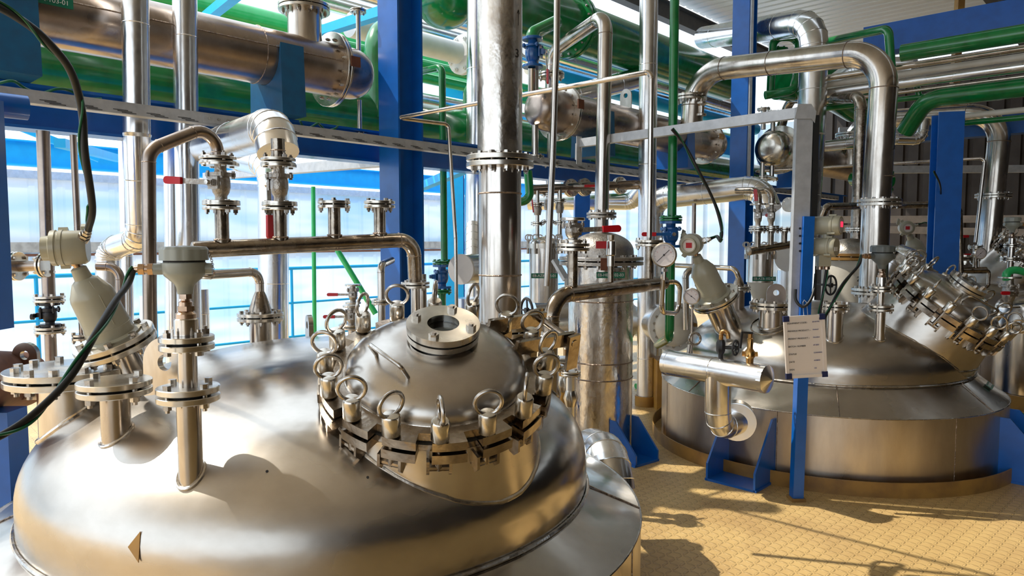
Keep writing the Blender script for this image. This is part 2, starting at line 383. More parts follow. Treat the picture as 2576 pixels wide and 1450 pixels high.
# ---------------------------------------------------------------- the setting
def quad(name, pts, mat, th=.05):
    """flat slab: pts counter-clockwise seen from its visible side"""
    a, b, c = V(pts[0]), V(pts[1]), V(pts[2]); n = (b-a).cross(c-a).normalized()
    N = len(pts); vs_ = [V(p) for p in pts]+[V(p)-n*th for p in pts]
    mb = MB(); mb.add(vs_, [tuple(range(N)), tuple(reversed(range(N, 2*N)))]+[(i, N+i, N+(i+1) % N, (i+1) % N) for i in range(N)])
    return struct(mb.build(name, mat))
def ab(a, b, z=0): return A*a+B*b+Z*z
def ribs(name, o, d, up, L, H, pitch, dep, mat, thick=None):
    """profiled sheet from o, running along d for L and along up for H, ribs stand on the side of d x up"""
    n = V(d).cross(V(up)).normalized(); mb = MB(); k = int(L/pitch); prof = []
    for i in range(k):
        x = i*pitch; prof += [(x, 0), (x+pitch*.62, 0), (x+pitch*.70, dep), (x+pitch*.90, dep), (x+pitch*.98, 0)]
    prof.append((k*pitch, 0)); vs_ = []; fs = []
    for x, y in prof: p = V(o)+V(d)*x+n*y; vs_ += [p, p+V(up)*H]
    for i in range(len(prof)-1): fs.append((2*i, 2*i+2, 2*i+3, 2*i+1))
    mb.add(vs_, fs); return struct(mb.build(name, mat, ang=10))
r0 = P(560, 681, 10.0); HB = r0.dot(B)+.12
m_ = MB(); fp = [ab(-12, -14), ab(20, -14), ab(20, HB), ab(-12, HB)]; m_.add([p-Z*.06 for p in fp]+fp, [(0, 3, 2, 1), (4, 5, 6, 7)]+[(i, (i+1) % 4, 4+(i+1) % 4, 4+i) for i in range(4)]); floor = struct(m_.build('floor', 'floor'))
# wall behind the pipe rack (runs along A), translucent sheets over a masonry band
WB = P(60, 430, 11).dot(B)                      # its offset along B
wa0, wa1 = -9, 17
for k, (a, b) in enumerate(((-2.5, 1.46), (1.62, 2.62))):
    ribs('wall_left' if k else 'wall_left_lower', ab(wa1, WB, a), -A, Z, wa1-wa0, b-a, .38, .030, 'sheet')
quad('trim_1', [ab(wa0, WB-.10, 1.46), ab(wa1, WB-.10, 1.46), ab(wa1, WB-.10, 1.62), ab(wa0, WB-.10, 1.62)], 'conc', .22)
quad('trim_2', [ab(wa0, WB-.12, 1.40), ab(wa1, WB-.12, 1.40), ab(wa1, WB-.12, 1.44), ab(wa0, WB-.12, 1.44)], 'rust', .1)
quad('trim_3', [ab(wa0, WB-.14, 2.60), ab(wa1, WB-.14, 2.60), ab(wa1, WB-.14, 2.72), ab(wa0, WB-.14, 2.72)], 'galv', .24)
# far end: white and blue sheets, then the dark store beyond it
EA = 16.0
ribs('wall_far', ab(EA, 5.8, 0), B, Z, WB-5.8, 4.3, .45, .05, 'sheet')
ribs('wall_right_far', ab(EA+1.2, -16, 0), B, Z, 22.2, 5.4, .30, .05, 'dark')
quad('wall_right', [ab(-10, -10.5, 0), ab(18, -10.5, 0), ab(18, -10.5, 6), ab(-10, -10.5, 6)][::-1], 'dark', .1)
RZ = 5.7
def roof(name, a0, a1, b0, b1, z=RZ, mat='roof'): ribs(name, ab(a0, b0, z), B, A, b1-b0, a1-a0, .22, -.05, mat)
def roofA(name, a0, a1, b0, b1, z=RZ, mat='roof'):     # ribs run along B
    ribs(name, ab(a0, b1, z), A, -B, a1-a0, b1-b0, .24, -.05, mat)
roofA('ceiling', 8.2, 17.4, -10.5, 6.4)
roofA('ceiling_near', -9, .6, -10.5, 5.0); roofA('ceiling_middle', .6, 3.0, -10.5, 3.9); roofA('ceiling_rear', 3.0, 8.2, -10.5, 5.4)  # unseen roof pieces, edges stepped to place sun and shade below
for k, (b, w) in enumerate(((6.3, .30), (2.2, .26), (-3.4, .26), (-7.6, .26))):
    o = ibeam('roof_beam', ab(-8.8 if b < 1 else 8.3, b, RZ-.28), ab(17.2, b, RZ-.28), .16, w, .02, 'purl')
    tag(o, ['dark steel roof beam along the edge of the open roof', 'dark steel roof beam crossing the corrugated roof at top right', 'dark roof beam over the right hand vessels', 'dark roof beam near the right wall'][k], 'beam')
# ---------------------------------------------------------------- the pipe rack
H0 = P(832, 176, 5.2); hx = lambda px: along(H0, A, px)
T0 = P(0, 232, 3.3)
beam = ibeam('rack_beam', along(V((H0.x, H0.y, 2.355)), A, -500), along(V((H0.x, H0.y, 2.355)), A, 2120), .16, .235, .016, 'blue')
tag(beam, 'long blue steel beam of the rack right behind the grey cable tray', 'beam')
for k, (px, Y, top, lab) in enumerate(((1012, 5.30, 5.6, 'thick blue steel column standing left of the tall vapour pipe'), (1862, 9.0, 5.6, 'blue steel column with a perforated grey strip, right of the green duct end'), (2372, 7.2, 2.92, 'blue steel column in front of the dark store at the right'))):
    c = P(px, 605, Y); w = (.23, .22, .23)[k]
    o = T('steel_column', lab, 'column', (c.x, c.y, 0))
    ibeam('profile', (c.x, c.y, 0), (c.x, c.y, top), w, w, .016, 'blue', o, up=A if k < 2 else V((.25, .97, 0)))
    MB().box((c.x, c.y, .01), (.34, .34, .02)).build('base_plate', 'blue', o)
    if k == 1: 
        q = c-Yv*.16+X*.03; mb = MB().bar((q.x, q.y, 2.2), (q.x, q.y, top), .07, .03, X); mb.build('cable_strip', 'galv', o)
        mb = MB()
        for j in range(26): mb.box((q.x, q.y-.017, 2.3+j*.12), (.012, .004, .05))
        mb.build('slots', 'ink', o)
# grey perforated cable tray in front of the beam
t = T('cable_tray', 'long grey galvanised cable tray crossing the whole picture in front of the rack', 'cable tray', along(T0, A, -400))
a, b = along(T0, A, -400), along(T0, A, 2110); L = (b-a).length; mb = MB(); mb.M = frame(a, A, Z)  # local x up, y = A x Z ... across
mb.box((.0, 0, L/2), (.060, .003, L)); mb.box((-.03, -.035, L/2), (.003, .07, L)); mb.box((.0, -.07, L/2), (.060, .003, L)); mb.build('channel', 'galv', t)
mb = MB(); mb.M = frame(a, A, Z); n = int(L/.16)
for j in range(n):
    for q in range(3): mb.box((-.014-.006*q+.002, .0022, .08+j*.16+q*.02), (.003, .002, .07))
mb.build('slots', 'ink', t)
for j, px in enumerate((560, 1290, 1492, 1985)):
    p = along(T0, A, px); mb = MB().at(p, A, Z); mb.box((.0, .004, 0), (.05, .004, .22)); mb.build('joint_plate', 'galv', t)
    for q in range(4): MB().at(p+A*(-.08+.053*q)+V((A.y, -A.x, 0))*.008, V((A.y, -A.x, 0))).hexa(.008, -.004, .006).build('rivet', 'bolt', t)
# wiring lying on the tray
for j, (a_, b_) in enumerate(((0, 260), (1490, 1800), (760, 860))):
    q = [along(T0, A, a_+(b_-a_)*i/7)+V((A.y, -A.x, 0))*(-.04+.02*math.sin(i*2+j))+Z*(.045+.018*math.sin(i*1.7+j)) for i in range(8)]
    tag(MB().sweep(smoothpts(q, 5), .007, 8).build('green_cable', 'gwire'), ['bundle of dark green wires lying on the tray at the far left', 'thin green wires lying on the tray behind the green riser pipe', 'short loop of thin wire on the tray right of the lagged elbow'][j], 'cable')

def saddle(par, c, r, zb, hw, th, mat='bluegrey'):
    poly = [(-hw, zb-c.z), (hw, zb-c.z), (hw*.92, .06)]+[((r+.002)*math.cos(-PI*i/12), (r+.002)*math.sin(-PI*i/12)) for i in range(13)]+[(-hw*.92, .06)]
    return MB().at(c, A, B).prism(poly, -th/2, th/2).build('saddle', mat, par)
def exchanger(label, c0, c1, r, rf, capdir, mat='brown', capmat='brown', tagtext=None, cap=.17, name='heat_exchanger', bothends=False):
    d = (c1-c0).normalized(); t = T(name, label, 'heat exchanger', c0)
    MB().cyl(c0, c1, r, n=48).build('shell', mat, t)
    for e, q, s in ((0, c0, -1), (1, c1, 1)):
        if not bothends and s != capdir: continue
        j = joint(t, q+d*s*.02, d*s, rf, .018, .006, 14, 'flange', .011, near=True)
        prof = [(r, 0), (r, cap*.45)]+[(r*math.cos(PI/2*i/9)**.55 if i < 9 else 1e-5, cap*.45+cap*.62*math.sin(PI/2*i/9)) for i in range(1, 10)]
        MB().at(q+d*s*.042, d*s).lathe(prof, 48).build('bonnet', capmat, t)
    return t
SD = V((A.y, -A.x, 0))      # towards the camera, across the rack
# exchanger 1, upper left
t = exchanger('large brown tinted steel heat exchanger lying on blue saddles at the upper left', hx(-160), hx(826), .185, .262, 1, cap=.27)
saddle(t, hx(696), .185, 2.475, .22, .17); saddle(t, hx(-5), .185, 2.475, .30, .22)
q = hx(-5)+SD*.30+Z*-.02; MB().at(q, SD).cyl((0, 0, 0), (0, 0, .03), .02).build('bolt', 'bolt', t)
q = hx(768); MB().at(q, Z).lathe([(.125, .1), (.115, .20), (.115, .36)], 32).build('nozzle', 'steel', t)
joint(t, q+Z*.385, Z, .175, .022, .006, 10, 'flange', .012); MB().at(q+Z*.41, Z).lathe([(.10, 0), (.10, .6)], 28).build('riser', 'brown', t)
q = hx(903); MB().cyl(q+Z*.18, q+Z*.46, .018, n=14).build('vent_pipe', 'steel', t); joint(t, q+Z*.47, Z, .06, .01, .004, 4, near=False)
MB().cyl(q-Z*.18, q-Z*.44, .018, n=14).build('drain_pipe', 'steel', t); joint(t, q-Z*.44, Z, .06, .01, .004, 4, near=False)
MB().at(hx(836)+SD*.262, A, Z).box((0.02, 0, .02), (.07, .012, .075)).build('clip', 'rust', t)
MB().sweep([hx(-150)+SD*.184+Z*.03, hx(822)+SD*.184+Z*.03], .004, 6).build('long_weld', 'weld', t)
MB().at(hx(640), A).torus(.186, .004, 40, 6).build('weld_seam', 'weld', t)
q = hx(88)+SD*.187+Z*.016; m_ = facing(q, A, Z); 
mb = MB(); mb.M = m_; mb.box((0, 0, .0), (.26, .05, .003)); pl = mb.build('name_plate', 'tagg', t)
text('EB-HEX-103-01', .034, m_ @ Matrix.Translation((0, 0, .003)), 'white', pl, 'lettering')
# exchanger 2, middle
h2 = P(1440, 290, 6.5); h2f = lambda px: along(h2, A, px)
t = exchanger('steel heat exchanger behind the thin risers in the middle, with a lifting eye on top', h2f(1410), h2f(1768), .185, .25, -1, 'brown', 'brown', bothends=True, cap=.30)
for px in (1492, 1700): saddle(t, h2f(px), .185, 2.43, .20, .16, 'bluegrey' if px < 1600 else 'blue')
q = h2f(1574)+Z*.18
lug(frame(q+Z*.12, A, Z), .065, .13, .024, .016, 'lifting_lug', 'steel', t)
q = h2f(1346); MB().cyl(q+Z*.15, q+Z*.42, .03, n=18).build('vent_pipe', 'steel', t); MB().cyl(q-Z*.15, q-Z*.42, .03, n=18).build('drain_pipe', 'steel', t); joint(t, q-Z*.42, Z, .08, .012, .004, 4, near=False)
q = h2f(1388); MB().cyl(q-Z*.2, q-Z*.46, .04, n=18).build('drain_pipe', 'steel', t); joint(t, q-Z*.46, Z, .09, .012, .004, 4, near=False)
MB().at(h2f(1402)+SD*.245, A, Z).box((.04, 0, .02), (.08, .012, .08)).build('clip', 'rust', t)
MB().at(h2f(1764)+SD*.245, A, Z).box((.04, 0, .02), (.06, .012, .10)).build('clip', 'brass', t)
# exchanger 3, right
h3 = P(1962, 378, 9.0); h3f = lambda px: along(h3, A, px)
t = exchanger('dull steel heat exchanger with a domed end, right of the second blue column', h3f(1962), h3f(2148), .225, .30, -1, 'brown', 'flange', cap=.30)
saddle(t, h3f(2010), .225, 2.35, .25, .2, 'blue'); MB().at(h3f(1968)+SD*.30, A, Z).box((.05, 0, .03), (.07, .012, .14)).build('clip', 'brass', t)
for dp in (-26, -2):
    q = h3f(1945+dp); MB().cyl(q+Z*.2, q+Z*.44, .028, n=16).build('vent_pipe', 'steel', t); joint(t, q+Z*.44, Z, .075, .012, .004, 4, near=False)
    MB().cyl(q-Z*.2, q-Z*.36, .028, n=16).build('drain_pipe', 'steel', t); joint(t, q-Z*.38, Z, .075, .012, .004, 4, near=False)

# ---------------------------------------------------------------- green and lagged lines of the rack
def gp(name, label, pts, r, mat='green', R=None, cat='pipe', group=None, seg=8, n=28):
    path, mk = fillet(pts, r*2.2 if R is None else R, seg); o = MB().sweep(path, r, n).build(name, mat); return tag(o, label, cat, group)
g1 = P(960, 298, 6.5)
gp('green_pipe', 'large dark green pipe running along the rack below and behind the heat exchangers', [along(g1, A, -420), along(g1, A, 1900)], .20, n=40)
gp('green_pipe', 'big green elbow pipe rising behind the first blue column', [P(955, 300, 6.35), P(950, 95, 6.35), P(1010, 60, 6.9)], .125, R=.3)
# bright green and white lines high on the left
for px0, y0, r, mt, lab in ((620, 40, .13, 'lgreen', 'bright green pipe high at the upper left, uppermost line of the far rack'), (620, 92, .10, 'lgreen', 'bright green pipe of the far rack just below the uppermost one'), (1100, 120, .13, 'white', 'white lagged pipe of the far rack with a flange left of the vapour pipe')):
    q = P(px0, y0, 9.0 if px0 < 900 else 8.5)
    gp('rack_pipe', lab, [along(q, A, -100 if px0 < 900 else 880), along(q, A, 1240 if px0 < 900 else 1150)], r, mt)
q = P(1165, 138, 8.8); t = T('blind_flange', 'white painted blind flange closing the white lagged pipe', 'flange', q); joint(t, q, A, .24, .03, .01, 8, 'white', near=False)
for k, (y, r, mt) in enumerate(((46, .09, 'clad'), (90, .09, 'clad'), (175, .065, 'lgreen'), (208, .065, 'lgreen'), (262, .10, 'clad'), (330, .09, 'green'))):
    q = P(1120, y, 9.2+.1*k); gp('rack_pipe', ['uppermost silver lagged line passing behind the tall vapour pipe', 'second silver lagged line from the top behind the tall vapour pipe', 'light green line right below the white blind flange', 'second light green line below the white blind flange', 'silver line low behind the green elbow', 'dark green line lowest on the far rack'][k], [along(q, A, 760), along(q, A, 1850)], r, mt)
# large green duct upper centre
g2 = P(1400, 55, 7.6)
t = T('green_duct', 'wide green duct sloping across the top centre behind the stainless risers', 'duct', along(g2, A, 1230))
c0, c1 = along(g2, A, 1230), along(g2, A, 1822)
MB().cyl(c0, c1, .27, n=48).build('body', 'green', t)
prof = [(.27, 0)]+[(.27*math.cos(PI/2*i/8) if i < 8 else 1e-5, .13*math.sin(PI/2*i/8)) for i in range(1, 9)]
MB().at(c1, A).lathe(prof, 48).build('end_cap', 'green', t)
MB().at(along(g2, A, 1432), A).lathe([(.27, -.05), (.34, -.05), (.34, -.012), (.33, -.012), (.33, .012), (.34, .012), (.34, .05), (.27, .05)], 40).build('girth_flange', 'green', t)
bolts(t, along(g2, A, 1432), A, .315, 20, .014, .11)
t2 = T('green_vessel', 'glossy green domed vessel end at the top edge right of the first blue column', 'vessel', P(1090, 0, 7.2))
q = P(1090, -10, 7.2); MB().at(q+V((.1, .2, 0)), -Z).lathe([(.30, -.5), (.30, .0)]+[(.30*math.cos(PI/2*i/10) if i < 10 else 1e-5, .26*math.sin(PI/2*i/10)) for i in range(1, 11)], 40).build('dished_end', 'green', t2)
# lagged lines under the duct
for k, (px, y, Y, r, a0, a1, mt) in enumerate(((1500, 165, 9.3, .12, 1330, 1880, 'clad'), (1500, 216, 9.5, .08, 1330, 1860, 'offw'), (1600, 246, 10.2, .10, 1400, 1900, 'sblue'))):
    q = P(px, y, Y); gp('rack_pipe', ['silver lagged line under the wide green duct', 'cream line below the silver one under the wide green duct', 'sky blue rail under the green duct'][k], [along(q, A, a0), along(q, A, a1)], r, mt)
t = T('lagged_pipe', 'white lagged pipe slanting up behind the middle heat exchanger', 'pipe', P(1430, 240, 8)); lagged('lagging', [P(1400, 250, 8.2), P(1500, 225, 8.4), P(1612, 195, 8.6)], .12, t)
# blue sky-lit girders of the far side
def girder(p, a0, a1, w, h, mat, label, t=.02):
    q1 = along(p, A, a1); q1 = q1-A*max(0, q1.dot(A)-15.8); o = ibeam('girder', along(p, A, a0), q1, w, h, t, mat); return tag(o, label, 'beam')
girder(P(60, 386, 10.2), -350, 1780, .2, .36, 'sblue', 'bright blue girder running above the translucent wall')
girder(P(1500, 300, 10.5), 1330, 1850, .2, .36, 'sblue', 'bright blue girder above the middle heat exchanger at the back')
girder(P(560, 200, 13), 380, 1100, .2, .2, 'sblue', 'thin bright blue girder high at the left behind the green rack pipes')
for k, (a_, b_) in enumerate((((500, 60, 8), (600, -20, 6.8)), ((965, 30, 6.6), (690, 118, 8.2)), ((0, 300, 9), (250, 400, 9.6)), ((520, 445, 9.0), (975, 405, 6.0)), ((1060, 470, 9), (1190, 415, 7)), ((150, 360, 7), (300, 400, 10)))):
    o = MB().bar(P(*a_), P(*b_), .10, .09).build('brace', 'sblue' if k != 3 else 'galv'); tag(o, ['light blue brace at the top edge left of the exchanger nozzle', 'blue brace slanting down from the first blue column', 'light blue brace at the far left under the rack', 'grey brace slanting behind the lagged elbow', 'light blue brace left of the tall vapour pipe', 'light blue brace behind the left lagged riser'][k], 'brace')
# tall blue box frame with white sheets right of the first column
c = P(1150, 600, 12.2)
for k, (px, w) in enumerate(((1142, .34), (1208, .5))):
    c = P(px, 600, 12.0); tag(MB().box((c.x, c.y, 2.3), (w, .3, 4.6)).build('wall_post', 'sblue'), ['bright blue wall post left of the lagged pipe at the vapour pipe', 'broad bright blue wall post hidden half behind the vapour pipe'][k], 'post')
for k, (px, Y, w, z1) in enumerate(((1463, 8.6, .18, 2.3), (1870, 12.8, .25, 2.3), (2010, 11, .2, 2.2))):
    c = P(px, 600, Y); tag(MB().box((c.x, c.y, z1/2), (w, w, z1)).build('blue_post', ('blue', 'sblue', 'sblue')[k]), ['blue post behind the standing exchanger column', 'bright blue post at the back behind the second blue column', 'bright blue post at the back behind the board post'][k], 'post')
# handrail in front of the wall
t = T('handrail', 'bright blue handrail with three rails in front of the translucent wall', 'handrail', (r0.x, r0.y, 0))
for z, r in ((r0.z, .026), (r0.z-.53, .018), (r0.z-1.05, .018)):
    q = V((r0.x, r0.y, z)); MB().sweep([along(q, A, -300), along(q, A, 1980)], r, 12).build('rail', 'sblue', t)
for px in (90, 388, 733, 1012, 1240, 1440, 1640): q = along(r0, A, px); MB().cyl((q.x, q.y, 0), (q.x, q.y, r0.z), .022, n=12).build('post', 'sblue', t)
# insulated risers behind the tray
def lagpipe(name, label, pts, r, group=None, **k):
    t = T(name, label, 'pipe', V(pts[0]), group); lagged('lagging', pts, r, t, **k); return t
lagpipe('lagged_pipe', 'shiny lagged riser crossing in front of the exchanger, left of the pair', [P(337, -220, 3.9), P(345, 340, 3.9), P(352, 600, 3.95), P(290, 622, 4.2), P(272, 640, 4.2), P(274, 900, 4.2)], .068, R=.10)
lagpipe('lagged_pipe', 'shiny lagged riser crossing in front of the exchanger, right of the pair', [P(462, -220, 4.25), P(470, 400, 4.25), P(478, 900, 4.25)], .068)
lagpipe('lagged_pipe', 'thin lagged pipe behind the left of the two shiny risers', [P(314, 330, 4.7), P(322, 950, 4.7)], .04)
lagpipe('lagged_pipe', 'thin lagged pipe left behind the right riser of the two', [P(432, 330, 5.0), P(438, 950, 5.0)], .055)
lagpipe('lagged_pipe', 'fat lagged riser left of the green strut, standing before the handrail', [P(560, 385, 6.6), P(688, 415, 6.0), P(688, 950, 6.0)], .125, R=.22)
lagpipe('lagged_pipe', 'fat lagged pipe ending in a cut elbow over the right ball valve of the manifold', [P(520, 374, 4.2), P(688, 322, 3.35), P(700, 385, 3.30)], .095, R=.12, seg=3)
for k, (px, y0, r) in enumerate(((368, 745, .05), (440, 725, .06), (505, 728, .055), (660, 800, .06))):
    q = P(px, y0, 5.2); t = lagpipe('lagged_stub', ['small lagged stub behind the cone of the radar gauge', 'lagged stub left behind the grey transmitter', 'lagged stub right behind the grey transmitter', 'lagged stub behind the cone reducer nozzle'][k], [q, V((q.x, q.y, .2))], r, step=.35)
lagpipe('lagged_pipe', 'lagged riser hidden half behind the left edge of the tall vapour pipe', [P(1206, -220, 6.9), P(1200, 560, 6.9), P(1195, 1000, 6.9)], .11)
lagpipe('lagged_pipe', 'tall thin lagged riser standing in an ochre floor sleeve', [P(1634, -220, 7.0), V((P(1624, 1015, 7.0).x, 7.0, 0))], .088)
q = V((P(1624, 1015, 7.0).x, 7.0, 0)); tag(MB().at(q, Z).ring(.093, .107, 0, .10).build('floor_sleeve', 'ochre'), 'ochre painted floor sleeve around the thin lagged riser', 'sleeve')
t = lagpipe('lagged_elbow', 'shiny lagged pipe with a flat white end cap left of the vapour pipe', [P(1160, 678, 5.4), P(1260, 672, 5.9)], .115)
q = P(1160, 678, 5.4); d = (P(1160, 678, 5.4)-P(1260, 672, 5.9)).normalized(); MB().at(q, d).lathe([(.117, -.01), (.117, .008)], 32).build('end_cap', 'white', t)
q = P(1188, 750, 5.6); lagpipe('lagged_stub', 'shiny lagged drum standing under the flat white end cap', [q, V((q.x, q.y, .1))], .125)
q = P(1190, 568, 6.0); lagpipe('lagged_stub', 'lagged stub standing above the flat white end cap', [q, P(1190, 662, 5.7)], .06, step=.08)
# large lagged line on the right: comes from the back, turns down behind the grey frame
lagpipe('lagged_pipe', 'wide lagged pipe under the roof turning down at upper right', [P(1770, 95, 10.5), P(2050, 55, 8.2), P(2040, 340, 8.2), P(2020, 640, 8.2)], .155, R=.33, seg=4, step=.7)
lagpipe('lagged_pipe', 'lagged line with elbows at both ends right of the green riser', [P(1637, 1000, 8.0), P(1640, 500, 8.0), P(1912, 470, 7.3), P(1935, 530, 7.2)], .125, R=.2, step=.6)
lagpipe('lagged_pipe', 'short lagged line left of the lagged one with two elbows, behind the blue post', [P(1330, 508, 9.2), P(1590, 508, 8.9), P(1630, 460, 8.7)], .105, R=.15)
lagpipe('lagged_pipe', 'white lagged line hanging under the second green pipe with a small loop at its end', [P(2010, 375, 9.5), P(2250, 350, 9.2), P(2320, 352, 9.2), P(2325, 300, 9.2)], .07, R=.12)
lagpipe('lagged_pipe', 'lagged elbow between the vapour pipes under the roof at the right', [P(2080, 230, 9.3), P(2160, 175, 9), P(2300, 175, 8.6)], .15, R=.2)
# beams and pipes at upper right (run along B)
def pB(p, px): return along(p, B, px)
q = P(2400, 70, 9.2); tag(MB().bar(pB(q, 2180), pB(q, 2760), .3, .36).build('box_beam', 'blue'), 'deep blue beam under the dark roof at upper right', 'beam')
gp('green_pipe', 'upper of the two thick green pipes at the right edge', [P(2268, 134, 7.4), pB(P(2268, 134, 7.4), 2900)], .085)
gp('green_pipe', 'lower of the two thick green pipes at the right edge, over the third vapour pipe', [P(2278, 330, 8.0), P(2330, 250, 7.7), pB(P(2330, 250, 7.7), 2900)], .095, R=.3)
for k, (y, r, mt) in enumerate(((163, .035, 'steel'), (182, .035, 'offw'), (205, .06, 'clad'), (228, .022, 'steel'), (246, .03, 'green'), (305, .03, 'offw'), (322, .03, 'green'))):
    q = P(2300, y, 7.6+.06*k); gp('rack_pipe', ['steel line right under the upper thick green pipe', 'cream line second under the upper thick green pipe', 'silver lagged line under the upper thick green pipe', 'thin steel line above the lower thick green pipe', 'thin green line above the lower thick green pipe', 'cream line under the lower thick green pipe', 'thin green line under the lower thick green pipe'][k], [pB(q, 2020 if k < 5 else 2400), pB(q, 2900)], r, mt)
q = P(2350, 330, 9.6); tag(MB().bar(pB(q, 2290), pB(q, 2800), .2, .26).build('girder', 'blue'), 'blue beam on top of the right hand column behind the third vapour pipe', 'beam')
tag(MB().bar(P(2428, -220, 9.8), V((P(2428, -220, 9.8).x-.12, 9.8, .0)), .09, .09, X).build('ochre_post', 'ochre'), 'thin ochre post between the roof and the dark store at the right', 'post')
gp('green_pipe', 'green inverted U pipe above the horizontal vapour pipe, with a flange', [P(1938, 240, 9), P(1945, 95, 9), P(2010, 92, 9), P(2005, 190, 8.8), P(1995, 228, 8.6), P(1925, 240, 8.6)], .05, R=.12)
gp('green_pipe', 'thin green pipe bending down above the second vapour elbow', [P(2080, 105, 8.6), P(2235, 72, 7.6), P(2242, 170, 7.6)], .045, R=.09)
gp('green_pipe', 'small green pipe dropping onto the lower thick green pipe', [P(2270, 212, 7.9), P(2305, 212, 7.8), P(2312, 240, 7.8)], .03, R=.05)
g4 = P(1960, 200, 9.4); t = T('green_tank', 'dark green horizontal tank behind the horizontal vapour pipe at the right', 'tank', g4)
MB().sweep([g4, P(2080, 215, 9.6), P(2160, 262, 9.8)], .26, 36).build('body', 'green', t); joint(t, P(1958, 128, 9.2), Z, .12, .02, .005, 8, 'green', near=False)
q = P(2235, 455, 8.8); t = T('green_blind', 'round green blind flange on the pipe end behind the second vapour pipe', 'flange', q); joint(t, q, V((.8, -.6, 0)), .16, .025, .006, 10, 'green', near=False); MB().cyl(q, P(2150, 450, 9.4), .10).build('pipe_end', 'green', t)
# horizontal rails of the dark store
for k, (y0, y1) in enumerate(((330, 325), (428, 424), (553, 550), (575, 590))):
    o = MB().bar(P(2110, y0, 12.4), P(2760, y1, 11.5), .1, .12).build('store_rail', 'galv' if k < 2 else 'tarp'); tag(o, ['grey rail highest in the dark store at the right', 'pale grey rail across the dark store beside the third vapour pipe', 'pale timber coloured rail in the dark store, upper of two', 'pale timber coloured rail in the dark store, lower of two'][k], 'rail')

# ---------------------------------------------------------------- reactors
def vessel(cx, cy, zt, H, label, R=1.07, RO=1.285, group=None, skirt=.07, drop=.17):
    t = T('reactor_vessel', label, 'vessel', (cx, cy, 0)); e = 2.08; c = (cx, cy, 0)
    prof = [(R, zt-skirt-.03), (R, zt)]+[(max(1e-5, R*math.sin(PI/2*(1-i/28))**(2/e)) if i < 28 else 1e-5, zt+H*math.sin(PI/2*i/28)**(2/e)) for i in range(1, 29)]
    MB().at(c).lathe(prof, 128, cap=False).build('dished_head', 'shell', t)
    zw = zt-skirt; zc = zw-drop
    MB().at(c).lathe([(R-.01, zw), (RO, zc)], 128, cap=False).build('cone_skirt', 'shell', t)
    MB().at(c).lathe([(RO, zc+.001), (RO, -.02)], 128, cap=False).build('jacket', 'jacket', t)
    MB().at((cx, cy, zw+.002)).torus(R+.006, .007, 128, 6).build('weld_seam', 'scratch', t)
    MB().at((cx, cy, zc)).torus(RO, .004, 128, 6).build('weld_seam', 'scratch', t)
    for k in range(7):          # panel seams
        a = .5+k*PI*2/7; d = V((math.cos(a), math.sin(a), 0)); MB().sweep([V(c)+d*RO+Z*.0, V(c)+d*RO+Z*zc], .003, 6).build('panel_seam', 'weld', t)
        a += .3; d = V((math.cos(a), math.sin(a), 0)); MB().sweep([V(c)+d*(RO-.002)+Z*(zc+.002), V(c)+d*(R+.005)+Z*(zw-.002)], .003, 6).build('panel_seam', 'weld', t)
    def hz(x, y):
        r = min(math.hypot(x-cx, y-cy), R*.9999)/R; return zt+H*(1-r**e)**(1/e)
    return t, hz
def nozzle(t, hz, x, y, ztop, r, mat='steel', pad=False):
    z0 = min(hz(x+r*.9*a, y+r*.9*b) for a in (-1, 0, 1) for b in (-1, 0, 1))-.05
    o = MB().cyl((x, y, z0), (x, y, ztop), r, n=32).build('nozzle', mat, t)
    pts = [V((x+(r+.003)*math.cos(2*PI*k/24), y+(r+.003)*math.sin(2*PI*k/24), 0)) for k in range(24)]
    for p in pts: p.z = hz(p.x, p.y)+.002
    MB().sweep(pts, .006 if r < .08 else .009, 8, closed=True).build('weld_seam', 'scratch', o)
    return o
def curb(cx, cy, label, r=1.365):
    return tag(MB().at((cx, cy, 0)).ring(r-.008, r, 0, .10, 128).build('floor_curb', 'curb'), label, 'curb')
V1 = V((-.767, 2.89, 0)); V2 = V((2.555, 5.79, 0)); V3 = V((5.9, 8.75, 0))
ves1, hz1 = vessel(V1.x, V1.y, .77, .465, 'nearest reactor with a huge polished domed head filling the lower left', skirt=.10, drop=.09)
ves2, hz2 = vessel(V2.x, V2.y, .73, .42, 'second reactor standing in the yellow floor behind the whiteboard post')
ves3, hz3 = vessel(V3.x, V3.y, .73, .42, 'farthest reactor at the right edge behind the second reactor')
curb(V2.x, V2.y, 'ochre curb ring on the floor around the second reactor'); curb(V1.x, V1.y, 'ochre curb ring on the floor around the nearest reactor'); curb(V3.x, V3.y, 'ochre curb ring around the farthest reactor')

